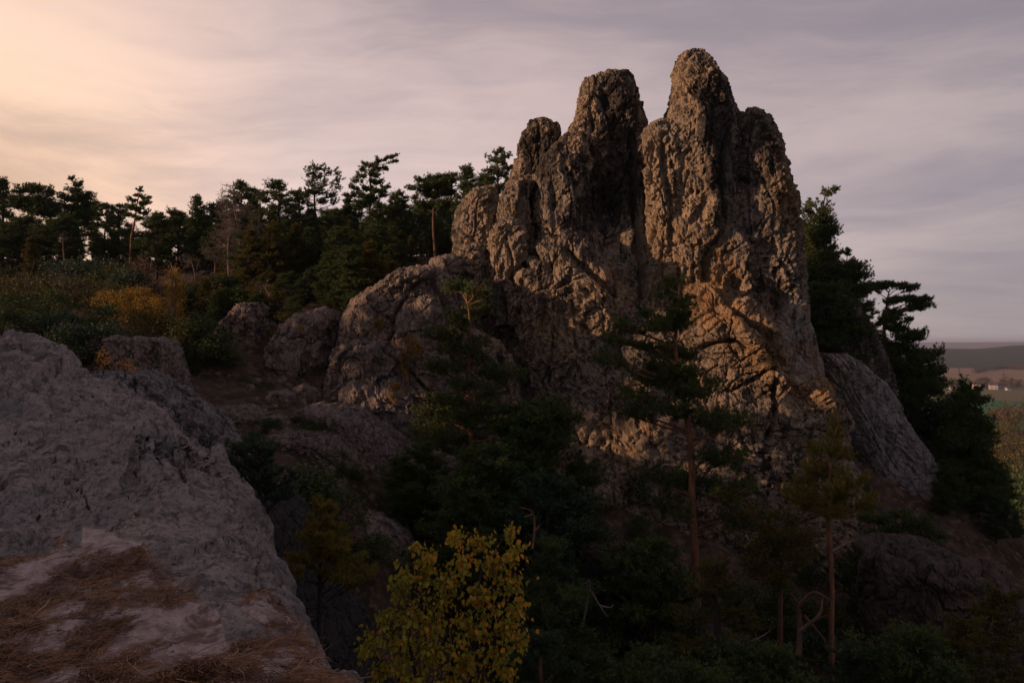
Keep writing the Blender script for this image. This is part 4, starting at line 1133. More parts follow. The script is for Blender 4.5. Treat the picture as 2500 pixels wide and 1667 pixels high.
shrub_variant('ochre', M_OCHRE, 11, n=3000)
shrub_variant('birchy', M_OCHRE, 12, H=3.0, Rr=0.9, style='cone', bark=M_BIRCHBARK, n=3200, leaf=0.07, lumps=22)
shrub_variant('olive', M_OLIVE, 13, n=3800, leaf=0.08)
shrub_variant('russet', M_RUSSET, 14, n=2200, leaf=0.08, bark=M_DEAD)
shrub_variant('thicket', M_FERN, 15, H=1.6, Rr=1.6, n=4200, leaf=0.08, style='low', twig=160, lumps=30)
shrub_variant('green', M_PINE_B, 16, n=4200, leaf=0.09)
shrub_variant('orange', M_ORANGE, 17, H=1.0, Rr=0.42, n=420, leaf=0.055, lumps=9, twig=30)
shrub_variant('tuft', M_OCHRE, 18, H=1.6, Rr=0.55, n=1500, leaf=0.06, lumps=10)
shrub_variant('dark', M_PINE, 19, n=4200, leaf=0.09)

def plant_shrub(key, px, pytop, dist, label, height, wid=1.0, cat='shrub', name='shrub', group=None, base=None, rz=None):
    H, tm, cm = SV[key]
    x, y, zt = P(px, pytop, dist)
    zb = zt - height
    if key not in ('tuft', 'orange'):
        g = gz(x, y) - 0.08
        zb = g; height = min(max(zt - g, 0.7 * height), 1.7 * height)
    s = height / H
    t = thing(name, label, cat, (x, y, zb), group, random.uniform(0, 6.28) if rz is None else rz)
    t.scale = (s * wid, s * wid, s)
    link('stem', tm, t); link('foliage', cm, t)
    return t

# ---- leafless trees
def bare_tree(label, dist, trunk_px, r0, seed, boughs=26, twigs=9, droop=0.2, spread=2.0, mat=M_DEAD, fuzz=1.0):
    rs = np.random.RandomState(seed)
    b = P(trunk_px[0][0], trunk_px[0][1], dist)
    base = np.array([b[0], dist, min(b[2], gz(b[0], dist))])
    tr = [(0, 0, -0.3)] + [tuple(P(x, y, dist) - base) for x, y in trunk_px]
    if len(tr) > 2 and abs(tr[0][2] - tr[1][2]) < 0.35: tr = tr[1:]
    V, Q = [], []
    tc = catmull(tr, 0)[::5]
    tube(V, Q, tc, r0 * (0.1 + 0.9 * np.linspace(1, 0, len(tc))), 7)
    tm = mesh_arrays('trunk', np.vstack(V), quads=np.vstack(Q), mats=[mat])
    V, Q = [], []; A, B = [], []
    for q in range(boughs):
        f = rs.uniform(0.22, 0.97); k_ = int(f * (len(tc) - 1)); a = tc[k_]
        an = rs.uniform(0, 2 * pi); l_ = spread * (1.1 - f) * rs.uniform(0.5, 1.2) + 0.25
        e = a + np.array([np.cos(an) * l_, np.sin(an) * l_ * 0.8, l_ * (0.35 - droop * 2 * rs.rand())])
        m_ = (a + e) / 2 + rs.normal(0, 0.10, 3) * l_
        lp = catmull([a, m_, e], 0)[::8]
        tube(V, Q, lp, np.linspace(0.022, 0.007, len(lp)) * r0 / 0.1, 4)
        for _ in range(twigs):
            s0 = lp[rs.randint(1, len(lp))]; e0 = s0 + rs.normal(0, 0.25, 3) * (0.5 + 0.3 * l_) + (e - a) * 0.2 + np.array([0, 0, -droop * 0.4])
            A.append(s0); B.append(e0)
            for _ in range(int(3 * fuzz)):
                f2 = rs.uniform(0.3, 1); s1 = s0 + (e0 - s0) * f2; A.append(s1); B.append(s1 + rs.normal(0, 0.16, 3) + np.array([0, 0, -droop * 0.15]))
    sticks(V, Q, A, B, 0.009, 0.004)
    cm = mesh_arrays('crown', np.vstack(V), quads=np.vstack(Q), mats=[mat])
    t = thing('bare_tree', label, 'dead tree', base)
    link('trunk', tm, t); link('crown', cm, t)
    return t
random.seed(4)
# ------------------------------------------------------------------ skyline of the left ridge
def mp(l, ax, ay, sx, sy): return [((x - 0) * sx + ax, y * sy + ay, rx, rz) for x, y, rx, rz in l]
far = dict(L=0.20, wd=0.034, k=6)
hero_pine('broad umbrella-crowned pine at the far left of the ridge skyline', 66, [(85, 640), (78, 560), (76, 500), (85, 470)],
          [(60, 470, 20, 9), (90, 466, 26, 9), (120, 474, 20, 9), (45, 480, 16, 7), (129, 466, 10, 8), (78, 492, 30, 8), (114, 495, 28, 9), (50, 505, 26, 9), (100, 515, 34, 10), (130, 520, 22, 10)], r0=0.2, seed=21, **far)
hero_pine('pointed broad pine rising over the ridge, second peak from the left', 68, [(190, 640), (188, 560), (187, 500), (184, 436)],
          [(182, 438, 7, 6), (190, 452, 15, 8), (183, 466, 20, 8), (197, 480, 26, 8), (176, 488, 22, 8), (208, 498, 24, 8), (170, 508, 24, 8), (203, 515, 28, 8), (180, 528, 30, 9), (220, 530, 22, 8), (195, 545, 34, 9)], r0=0.2, seed=22, **far)
hero_pine('slender lone pine with a bare reddish trunk and small tufted crown', 62, [(318, 680), (320, 600), (332, 520), (341, 464)],
          [(340, 465, 8, 6), (333, 477, 11, 4), (354, 482, 12, 4), (324, 489, 12, 4), (357, 498, 15, 5), (315, 505, 13, 5), (336, 512, 18, 5), (352, 521, 14, 5), (318, 525, 13, 5), (344, 534, 12, 4)],
          bark=M_BARK_R, r0=0.15, seed=23, depth=0.5, **far)
hero_pine('airy forked pine standing tall above the ridge, light showing through', 64, [(771, 640), (770, 540), (768, 470), (764, 402)],
          [(764, 405, 10, 10), (782, 408, 10, 10), (797, 419, 11, 9), (755, 426, 13, 11), (779, 432, 17, 11), (824, 420, 9, 11), (822, 438, 13, 11), (757, 448, 15, 10), (788, 453, 17, 10), (825, 457, 13, 10), (770, 470, 22, 9), (809, 476, 18, 9), (745, 478, 16, 9), (790, 492, 18, 8), (820, 494, 12, 8)],
          bark=M_BARK, r0=0.15, seed=24, dens=0.75, **far)
hero_pine('wind-swept pine with its top branch reaching out to the right', 62, [(905, 640), (902, 540), (905, 450), (898, 398)],
          [(893, 400, 13, 7), (914, 401, 13, 6), (935, 394, 13, 5), (953, 388, 11, 4), (968, 381, 8, 3), (968, 398, 9, 3), (888, 413, 13, 6), (918, 414, 18, 5), (941, 413, 9, 4), (882, 430, 15, 5), (917, 428, 18, 5), (873, 446, 15, 5), (920, 446, 20, 5), (943, 456, 12, 4), (867, 461, 13, 5), (897, 461, 18, 5), (926, 467, 20, 5), (870, 476, 15, 5), (938, 478, 13, 4), (900, 486, 26, 7), (880, 500, 24, 7)],
          bark=M_BARK, r0=0.16, seed=25, depth=0.6, **far)
hero_pine('spreading umbrella pine between the wind-swept pine and the rock', 60, [(1062, 620), (1058, 540), (1062, 480), (1068, 440)],
          [(1025, 443, 16, 7), (1049, 438, 18, 7), (1070, 435, 18, 7), (1088, 430, 17, 7), (1105, 426, 11, 6), (1007, 464, 15, 7), (1034, 461, 22, 7), (1064, 455, 26, 8), (1094, 449, 24, 8), (1009, 480, 13, 7), (1050, 478, 26, 8), (1090, 472, 26, 9), (1030, 500, 26, 8), (1080, 500, 30, 9)],
          bark=M_BARK, r0=0.17, seed=26, **far)

sky_l = [('b', 6, 440, 66, 'rounded pine cut by the left edge, on the ridge skyline'),
         ('d', 255, 500, 66, 'pine left of the slender lone pine, part of the ridge skyline'),
         ('a', 290, 503, 70, 'bushy pine immediately left of the slender lone pine'),
         ('a', 390, 524, 66, 'low rounded pine immediately right of the slender lone pine'),
         ('b', 483, 482, 64, 'spiky-topped pine midway along the ridge, left of the bare tree'),
         ('c', 435, 518, 66, 'flat pine between the low rounded pine and the spiky-topped one'),
         ('c', 525, 500, 65, 'flat-crowned pine just left of the bare grey tree'),
         ('d', 590, 447, 63, 'pine crown directly behind the tip of the bare grey tree'),
         ('a', 625, 468, 66, 'dense rounded pine just right of the bare grey tree'),
         ('d', 678, 445, 62, 'pine with a leaning tip, right of the bare grey tree'),
         ('a', 730, 472, 66, 'dark pine tucked left of the airy forked pine'),
         ('b', 850, 476, 66, 'dark pine filling the gap left of the wind-swept pine'),
         ('a', 975, 474, 62, 'rounded pine just right of the wind-swept pine'),
         ('b', 1142, 410, 58, 'pointed pine beside the umbrella pine, left of the rock knobs'),
         ('d', 1183, 430, 62, 'narrow pine top peeping out beside the left rock knob'),
         ('g', 1217, 368, 60, 'thin upright pine top showing over the left rock knob')]
for k, px, pt, dd, lab in sky_l: plant_pine(k, px, pt, dd, lab, 'pines along the left ridge skyline')

fill_lab = 'one of the dark pines packed under the left ridge skyline'
rsx = np.random.RandomState(3)
for q in range(104):
    px = -160 + q * 13.3 + rsx.uniform(-14, 14)
    pt = 530 + rsx.uniform(-8, 70) - 26 * (px > 560)
    if 225 < px < 350: pt += 25
    plant_pine('abcdgcab'[rsx.randint(8)], px, pt, rsx.uniform(60, 80), fill_lab, 'dark pines packed under the left ridge skyline', wid=rsx.uniform(1.1, 1.5))
for q in range(44):   # second rank, lower on the slope, between the bare tree and the dome
    px = 545 + rsx.uniform(0, 500); pt = 540 + rsx.uniform(0, 90); dd = rsx.uniform(52, 60)
    plant_pine('afgabdgf'[rsx.randint(8)], px, pt, dd, 'one of the warm-lit pines on the slope between bare tree and cracked dome', 'pines on the slope left of the cracked dome', wid=1.3)
for q in range(30):   # third rank, down to the boulders
    px = 440 + q * 19 + rsx.uniform(-12, 12); pt = 610 + 70 * (px < 780) + rsx.uniform(-10, 60) - 0.05 * max(0, px - 780); dd = rsx.uniform(44, 51)
    plant_pine('afbadeaf'[rsx.randint(8)], px, pt, dd, 'one of the low dense pines reaching down to the gully boulders', 'low dense pines just above the gully boulders', wid=1.5, smin=0.2)
for k, px, pt, dd, lab in [('f', 75, 585, 55, 'big olive-green tree at the left edge below the ridge'), ('a', 20, 660, 48, 'dark pine cut by the left edge above the thicket'),
                           ('f', 735, 690, 47, 'olive bushy conifer above the purplish gully rock'), ('a', 640, 735, 45, 'dark pine in front of the ochre-stained rock'),
                           ('a', 690, 670, 50, 'dark pine on the slope above the ochre-stained rock'), ('g', 610, 640, 52, 'pine with bare lit trunk just right of the bare tree'),
                           ('a', 790, 640, 52, 'dark pine on the slope left of the cracked dome'), ('e', 900, 600, 56, 'dark pine directly above the cracked dome'),
                           ('a', 480, 760, 42, 'dark pine right of the yellow birch'), ('b', 520, 720, 44, 'dark pine between yellow birch and ochre-stained rock'),
                           ('a', 465, 850, 38, 'dark low pine in the hollow right of the flat-topped block'), ('e', 350, 800, 44, 'dark pine behind the flat-topped block')]:
    plant_pine(k, px, pt, dd, lab, smin=0.15, wid=1.2)

# unseen pines added beyond the left edge to keep sun off the near rock
for q in range(40):
    x = -31 - rsx.uniform(0, 14) - (q % 3) * 2; y = -26 + q * 1.15
    x = min(x, -0.66 * y - 4)
    H, tm, cm = PV['abdfe'[q % 5]]
    t = thing('pine_tree', 'one of the unseen pines added beyond the left edge to shade the near rock', 'pine tree', (x, y, gz(x, y) - 0.1), 'unseen pines added beyond the left edge for their shade', rsx.uniform(0, 6))
    s = rsx.uniform(0.75, 1.15); t.scale = (s * 1.25, s * 1.25, s)
    link('trunk', tm, t); link('crown', cm, t)

for q in range(6):  # smaller unseen pines, added to throw partial shade on the dome
    x = -33 - rsx.uniform(0, 8); y = 24 + q * 1.9
    x = min(x, -0.66 * y - 5)
    H, tm, cm = PV['cagcb'[q % 5]]
    t = thing('pine_tree', 'one of the unseen pines added beyond the left edge to shade the near rock', 'pine tree', (x, y, gz(x, y) - 0.1), 'unseen pines added beyond the left edge for their shade', rsx.uniform(0, 6))
    s = rsx.uniform(0.42, 0.62); t.scale = (s * 1.2, s * 1.2, s)
    link('trunk', tm, t); link('crown', cm, t)

bare_tree('tall bare grey tree with fine drooping twigs on the left ridge', 58, [(592, 720), (590, 640), (582, 560), (571, 500), (569, 443)], 0.16, 31, boughs=60, twigs=12, droop=0.35, spread=2.6, fuzz=1.4)
bare_tree('second bare grey tree right beside the tall one, shorter', 57, [(560, 700), (557, 620), (560, 560), (562, 530)], 0.09, 32, boughs=36, twigs=10, droop=0.35, spread=2.0)
bare_tree('slim leaning leafless birch left of the bare grey trees', 52, [(485, 740), (478, 680), (468, 640), (462, 625)], 0.06, 33, boughs=12, twigs=5, spread=1.0)
bare_tree('thin pale leafless stem in front of the dark pines, far left', 58, [(158, 655), (154, 600), (155, 560)], 0.07, 34, boughs=6, twigs=3, spread=0.6)
bare_tree('grey twisted dead pine leaning on the slope above the ochre-stained rock', 46, [(665, 740), (655, 715), (645, 700), (640, 690)], 0.07, 35, boughs=8, twigs=3, spread=1.2)
bare_tree('bare grey tree among the pines right of the tall bare tree', 58, [(634, 620), (632, 560), (632, 505)], 0.07, 36, boughs=24, twigs=7, droop=0.3, spread=1.4)

# autumn scrub between the near rock and the ridge
for k, px, pt, dd, h_, wd_, lab in [
    ('birchy', 425, 666, 40, 4.8, 0.95, 'slim yellow birch with a pale stem above the flat-topped block'),
    ('ochre', 285, 701, 42, 3.0, 0.95, 'orange-brown shrub left of the yellow birch'),
    ('ochre', 330, 694, 45, 2.7, 1.04, 'ochre shrub between the orange-brown one and the yellow birch'),
    ('ochre', 375, 718, 41, 2.5, 0.85, 'low ochre shrub touching the left side of the yellow birch'),
    ('olive', 350, 759, 39, 2.2, 1.14, 'dark olive shrub above the flat-topped block'),
    ('russet', 365, 632, 50, 3.3, 0.85, 'reddish-brown shrub in front of the slender lone pine'),
    ('green', 320, 644, 50, 3.0, 0.95, 'dark green shrub left of the reddish-brown one under the lone pine'),
    ('russet', 170, 642, 56, 2.4, 1.04, 'reddish shrub at the foot of the dark pines, far left'),
    ('green', 200, 623, 54, 3.3, 1.33, 'dark green shrub below the pointed pine'),
    ('green', 260, 624, 53, 3.0, 1.33, 'dark green shrub left of the lone pine trunk'),
    ('olive', 300, 641, 52, 2.4, 1.14, 'light green shrub under the lone pine'),
    ('thicket', 70, 667, 50, 3.3, 1.23, 'pale green thicket at the left edge, below the olive tree'),
    ('thicket', 130, 667, 49, 3.3, 1.33, 'pale green thicket in the middle of the left hollow'),
    ('thicket', 195, 672, 48, 3.2, 1.33, 'pale green thicket below the dark green shrubs'),
    ('thicket', 245, 688, 46, 2.8, 1.14, 'pale green thicket left of the ochre shrubs'),
    ('thicket', 30, 688, 47, 3.0, 1.23, 'pale green thicket cut by the left edge'),
    ('olive', 440, 689, 46, 2.7, 1.23, 'olive shrub behind the yellow birch'),
    ('ochre', 640, 705, 48, 2.4, 1.23, 'yellowish shrub at the foot of the tall bare tree'),
    ('ochre', 560, 690, 50, 2.7, 1.14, 'brownish shrub under the bare grey trees'),
    ('olive', 520, 679, 52, 3.0, 1.23, 'olive shrub left of the tall bare tree'),
    ('green', 150, 752, 38, 2.4, 1.2, 'bluish-green bushy young pine just beyond the foreground rock'),
    ('green', 92, 768, 37, 2.0, 1.3, 'bluish-green bush left of the young pine beyond the foreground rock'),
    ('green', 212, 772, 36, 1.9, 1.3, 'bluish-green bush beside the flat-topped block'),
    ('dark', 35, 745, 39, 2.4, 1.3, 'dark bush near the left edge beyond the foreground rock'),
    ('dark', -5, 770, 36, 2.2, 1.3, 'dark bush cut by the left edge just above the foreground rock'),
    ('dark', 120, 735, 42, 2.4, 1.3, 'dark bush behind the bluish-green young pine'),
    ('dark', 250, 760, 40, 2.2, 1.2, 'dark bush left of the ochre shrubs'),
    ('dark', 455, 770, 39, 2.4, 1.2, 'dark bush right of the yellow birch foot'),
    ('dark', 500, 800, 40, 2.2, 1.4, 'dark bush in the hollow left of the ochre-stained block'),
    ('olive', 400, 765, 38, 1.6, 1.2, 'olive bush at the foot of the yellow birch'),
    ('dark', 610, 700, 47, 2.0, 1.4, 'dark bush on top of the ochre-stained block'),
    ('tuft', 922, 778, 38.4, 0.95, 0.9, 'small yellow shrub growing from a crack high on the dome'),
    ('tuft', 1000, 825, 37.8, 2.0, 0.75, 'rust-orange shrub growing from the dome, tallest of three'),
    ('tuft', 965, 935, 37.2, 1.0, 1.2, 'lowest rusty shrub on the side of the dome'),
    ('tuft', 1248, 505, 42.4, 0.5, 1.4, 'tiny rusty cushion on a ledge below the left knobs'),
    ('tuft', 735, 795, 39.6, 0.5, 1.6, 'olive cushion plant on top of the purplish gully rock'),
    ('olive', 715, 760, 43, 1.2, 1.0, 'olive shrub on the rim above the purplish gully rock'),
    ('green', 722, 1040, 34.5, 0.6, 1.2, 'small green bush on the sandy patch in the gully'),
    ('dark', 850, 1160, 31, 0.9, 1.6, 'low dark bush in the rocky runnel below the dome'),
    ('dark', 700, 1150, 24, 1.4, 1.3, 'dark bush in the gorge behind the small shrubby pine'),
    ('dark', 790, 1190, 25, 1.1, 1.3, 'dark bush just above the yellow-green young pine'),
    ('dark', 900, 1300, 25, 1.2, 1.5, 'dark bush low in the gorge above the golden birch'),
    ('dark', 760, 1060, 33.5, 1.0, 1.4, 'dark bush among the ledges in the gully, upper one'),
    ('green', 660, 1075, 33, 0.9, 1.4, 'green bush left of the ledges in the gully'),
    ('dark', 820, 1120, 31.5, 0.9, 1.5, 'dark bush between the two big slabs in the gully'),
    ('olive', 700, 1010, 35.8, 0.6, 1.5, 'olive bush beside the upright gully boulder'),
    ('dark', 560, 1050, 20, 0.5, 1.0, 'small dark tuft beyond the near ridge'),
]: plant_shrub(k, px, pt, dd, lab, h_, wd_)
for q in range(70):
    px = rsx.uniform(1150, 2420); dd = rsx.uniform(20, 40)
    x = (px - CX) / F * dd; z = gz(x, dd); h_ = rsx.uniform(0.9, 2.0)
    py = CY - (z + h_) / dd * F
    if 2120 < px < 2420 and 1330 < py < 1560: continue
    if 1400 < px < 1680 and 1340 < py < 1500: continue
    plant_shrub(['dark', 'green', 'dark', 'olive'][q % 4], px, py, dd, 'one of the dark bushes covering the floor of the gorge', h_, 1.3, group='dark bushes on the gorge floor')
plant_shrub('orange', 252, 852, 15.2, 'orange sapling with a painted sunlit glow on the crest of the near rock, left of two', 0.50, 1.0, cat='sapling', name='sapling')
plant_shrub('orange', 306, 878, 14.9, 'low orange sapling with a painted sunlit glow on the crest of the near rock, right of two', 0.34, 1.6, cat='sapling', name='sapling')
for px, pt, dd, lab in [(2440, 985, 150, 'brownish bare wood edge at the right, below the green field'), ]:
    pass
for px, pt, dd, k, lab in [(2475, 985, 420, 'russet', 'tall brown thinning tree at the right edge below the green field'), (2430, 1000, 410, 'russet', 'brown half-bare tree next to the dark right slope'), (2452, 992, 430, 'olive', 'yellow-brown tree between the two brown thinning ones'),
                          (2490, 1035, 350, 'olive', 'olive-green tree at the right edge'), (2448, 1070, 300, 'olive', 'round olive-green tree right of the dark slope pines'), (2415, 1050, 330, 'russet', 'brown tree half hidden by the dark slope pines'),
                          (2512, 1000, 400, 'olive', 'yellow-green tree cut by the right edge'), (2520, 1100, 260, 'olive', 'olive tree cut by the right edge, lower one'), (2480, 1110, 250, 'olive', 'olive tree below the round one at the right edge'),
                          (2450, 1150, 215, 'dark', 'dark tree between slope pines and right edge'), (2500, 1175, 200, 'dark', 'dark tree at the right edge above the corner')]:
    x, y, zt = P(px, pt, dd); g = gz(x, y) - 0.3
    H, tm, cm = SV[k]
    t = thing('tree', lab, 'tree', (x, y, g), None, px * 0.7)
    s_ = (zt - g) / H; t.scale = (s_ * 0.8, s_ * 0.8, s_)
    link('trunk', tm, t); link('crown', cm, t)

# ------------------------------------------------------------------ right-hand slope
mid = dict(L=0.19, wd=0.030, k=6)
hero_pine('tall dark pine right of the rock with wispy top twigs', 56, [(1990, 800), (1996, 640), (2003, 540), (2015, 475)],
          [(2018, 476, 13, 11), (2028, 470, 8, 6), (1985, 496, 12, 8), (1958, 517, 14, 12), (2000, 518, 18, 10), (1962, 540, 18, 13), (1995, 543, 24, 13), (2029, 550, 8, 9), (1990, 568, 38, 13), (1990, 595, 38, 15), (2036, 602, 9, 7), (1995, 628, 44, 16), (1985, 660, 45, 18), (1975, 690, 40, 16)],
          r0=0.2, seed=41, bark=M_BARK_D, dens=1.1, grow=1.35, growz=1.6, **mid)
hero_pine('rounded dark pine beside the wispy-topped one on the right slope', 57, [(2060, 800), (2063, 700), (2068, 625)],
          [(2065, 619, 11, 9), (2098, 640, 11, 8), (2080, 651, 30, 10), (2075, 674, 42, 12), (2060, 700, 42, 12), (2100, 705, 30, 12), (2075, 728, 45, 14)], r0=0.18, seed=42, bark=M_BARK_D, dens=1.2, **mid)
hero_pine('flat-topped umbrella pine leaning out over the plain', 52, [(2158, 830), (2160, 775), (2166, 735), (2172, 705)],
          [(2125, 709, 12, 6), (2152, 699, 24, 5), (2185, 698, 20, 5), (2212, 702, 20, 5), (2236, 705, 12, 5), (2200, 731, 22, 6), (2232, 733, 24, 6), (2256, 738, 16, 6), (2268, 747, 12, 5), (2245, 752, 22, 6), (2168, 738, 14, 4), (2190, 766, 24, 9), (2214, 782, 14, 7), (2165, 785, 26, 9)],
          r0=0.16, seed=43, bark=M_BARK, dens=1.2, depth=0.6, **mid)
hero_pine('ragged dark pine below the umbrella pine', 50, [(2190, 1000), (2195, 900), (2205, 820), (2212, 795)],
          [(2205, 800, 26, 9), (2236, 812, 15, 7), (2218, 825, 36, 11), (2195, 850, 45, 15), (2285, 857, 11, 13), (2250, 868, 38, 16), (2290, 905, 24, 9), (2225, 908, 48, 20), (2270, 926, 22, 7), (2230, 945, 52, 18), (2190, 890, 40, 16), (2200, 975, 60, 20)],
          r0=0.2, seed=44, bark=M_BARK_D, dens=1.2, **mid)
hero_pine('dark pine standing before the fields, lowest on the right slope', 46, [(2370, 1250), (2368, 1100), (2366, 1000), (2370, 935)],
          [(2370, 932, 9, 11), (2352, 948, 20, 9), (2378, 950, 12, 8), (2365, 972, 38, 13), (2345, 1000, 45, 16), (2385, 1010, 26, 14), (2360, 1035, 52, 18), (2395, 1060, 26, 14), (2350, 1075, 60, 20), (2390, 1110, 38, 18), (2345, 1140, 66, 22), (2400, 1170, 40, 20), (2360, 1200, 70, 24)],
          r0=0.2, seed=45, bark=M_BARK_D, dens=1.3, L=0.17, wd=0.028, k=6)
for k_, px, pt, dd, lab in [('d', 1955, 560, 58, 'dark pine wedged between the rock and the wispy-topped pine'), ('a', 2010, 610, 58, 'dark pine just right below the wispy-topped one'), ('d', 2040, 655, 55, 'dark pine in front of the rounded one on the right slope'), ('a', 1990, 700, 48, 'dark low pine before the shadowed rock shoulder'), ('a', 2050, 735, 48, 'dark low pine over the shadowed rock shoulder, right one'), ('d', 2105, 745, 51, 'dark pine left of the umbrella pine trunk'), ('a', 2120, 830, 50, 'dark pine over the top of the grey slanting slab')]:
    plant_pine(k_, px, pt, dd, lab, wid=1.3, smin=0.3)
for q in range(30):
    t_ = rsx.rand()
    px = 1990 + 440 * t_ + rsx.uniform(-25, 25); pt = 745 + 420 * t_ + rsx.uniform(20, 170)
    plant_pine('abdea'[rsx.randint(5)], px, pt, rsx.uniform(48, 60) - (pt > 1150) * 5, 'one of the black-green pines massed on the right slope below the umbrella pine', 'pines massed on the right slope', wid=1.2, smin=0.3)

# ------------------------------------------------------------------ pines in the gorge in front of the rock
near = dict(L=0.15, wd=0.022, k=6, dens=1.0, grow=1.25, growz=1.5, depth=1.1)
hero_pine('tall pine before the left half of the rock, tiered crown and straight trunk', 33, [(1152, 1330), (1152, 1100), (1143, 950), (1146, 820), (1138, 705)],
          [(1120, 700, 32, 14), (1160, 712, 34, 14), (1190, 722, 20, 9), (1120, 778, 24, 16), (1183, 760, 22, 11), (1057, 812, 26, 15), (1106, 820, 28, 16), (1180, 823, 20, 14), (1055, 898, 30, 16), (1108, 890, 30, 17), (1178, 880, 22, 16), (1245, 920, 44, 14), (1203, 905, 24, 12), (1085, 975, 42, 13), (1172, 1003, 46, 20), (1125, 1020, 38, 18), (1060, 1060, 55, 20), (1120, 1090, 60, 20), (1150, 850, 30, 16), (1140, 790, 22, 14), (1150, 745, 20, 12), (1135, 935, 34, 16), (1085, 850, 24, 12), (1200, 960, 34, 14), (1040, 1010, 40, 16), (1230, 1040, 44, 18)],
          r0=0.17, seed=51, snags=10, bark=M_BARK_R, **near)
hero_pine('large pine before the centre of the rock with a forked reddish trunk', 30, [(1702, 1480), (1692, 1250), (1686, 1080), (1672, 990), (1650, 880), (1652, 780), (1660, 690)],
          [(1660, 688, 26, 14), (1612, 720, 16, 10), (1665, 740, 30, 15), (1632, 788, 46, 18), (1524, 795, 30, 16), (1480, 878, 32, 16), (1560, 850, 26, 12), (1640, 862, 52, 18), (1590, 930, 50, 18), (1655, 955, 48, 18), (1535, 1005, 38, 15), (1700, 950, 50, 18), (1745, 1022, 50, 17), (1800, 1030, 40, 16), (1598, 1167, 34, 14), (1700, 1190, 60, 20), (1780, 1200, 60, 20), (1810, 1255, 56, 22), (1640, 1250, 32, 20), (1655, 715, 24, 14), (1650, 765, 34, 16), (1590, 800, 34, 16), (1500, 835, 28, 14), (1600, 895, 40, 16), (1660, 905, 40, 16), (1560, 965, 36, 14), (1640, 1000, 44, 16), (1750, 1110, 50, 18), (1560, 760, 20, 10), (1690, 870, 30, 14)],
          r0=0.19, seed=52, snags=14, bark=M_BARK_R, **near)
hero_pine('yellowing slim pine before the lower right of the rock', 27, [(2030, 1440), (2024, 1250), (2028, 1120), (2045, 1035)],
          [(2056, 1040, 16, 13), (2040, 1062, 16, 10), (2022, 1100, 22, 14), (2064, 1103, 20, 14), (2014, 1150, 27, 16), (2066, 1165, 24, 16), (1995, 1190, 24, 14), (1958, 1225, 30, 20), (2066, 1210, 28, 16), (2035, 1245, 34, 16)],
          needle_mat=M_PINE_Y, bark=M_BARK_R, r0=0.12, seed=53, snags=12, L=0.14, wd=0.018, k=7, dens=1.7, grow=1.5, growz=2.0)
hero_pine('olive-tinged pine left of the yellowing slim pine', 26, [(1905, 1450), (1912, 1350), (1915, 1290), (1918, 1250)],
          [(1918, 1270, 24, 16), (1845, 1270, 30, 24), (1880, 1300, 38, 22), (1830, 1340, 40, 24), (1900, 1350, 44, 24), (1960, 1320, 36, 20), (1860, 1400, 50, 26)],
          needle_mat=M_OLIVE, bark=M_BARK, r0=0.12, seed=54, snags=12, L=0.14, wd=0.016, k=6, dens=1.2, grow=1.3, growz=1.5)
gl = [('a', 1320, 990, 31, 'dark pine right of the tiered pine, before the middle of the rock'), ('b', 1290, 1015, 29.5, 'dark pine with a pointed top between the tiered pine and the crevice'),
      ('d', 1035, 1085, 30, 'dark spreading pine low before the dome'), ('a', 985, 1120, 29, 'leftmost dark pine of the gorge, right below the dome'), ('a', 1200, 1100, 28, 'dark pine beneath the tiered pine'),
      ('e', 1330, 1170, 27, 'dark pine right above the golden birch'), ('a', 1130, 1180, 26, 'dark pine between the tiered pine and golden birch'),
      ('d', 1590, 1330, 26, 'dark pine under the reddish forked trunk, left side'), ('f', 1750, 1380, 22, 'olive-dark tree low in the gorge'),
      ('a', 2200, 1260, 34, 'dark pine above the corner slab'),
      ('e', 2090, 1590, 19, 'bluish dark pine at the foot of the corner slab'), ('f', 2440, 1450, 21, 'olive bush-like tree over the corner slab'),
      ('f', 2350, 1520, 19, 'olive bush-like tree in the bottom right corner'), ('a', 2250, 1560, 18, 'dark tree below the corner slab'), ('b', 1340, 1340, 23, 'dark pointed pine just right of the golden birch'), ('d', 1380, 1470, 19, 'dark pine low right of the golden birch'), ('a', 1600, 1600, 18, 'dark pine at the bottom, right of centre'),
      ('d', 1760, 1570, 18, 'dark pine at the bottom below the forked pine'), ('a', 1900, 1600, 17, 'dark pine at the bottom under the yellow-tinged one'), ('e', 1320, 1560, 15, 'dark pine at the bottom edge beside the golden birch'),
      ('d', 1520, 1635, 14, 'dark pine top at the bottom edge in the middle'), ('a', 1700, 1650, 13.5, 'dark pine top at the bottom edge, right of the middle'), ('b', 2480, 1330, 45, 'dark tree at the right edge above the corner slab'), ('a', 2440, 1260, 48, 'dark tree at the right edge of the slope'),
      ('d', 2300, 1250, 44, 'dark pine at the foot of the grey slanting slab'), ('e', 2250, 1275, 40, 'dark low pine behind the corner slab')]
for k, px, pt, dd, lab in gl: plant_pine(k, px, pt, dd, lab, wid=1.25, smin=0.2)

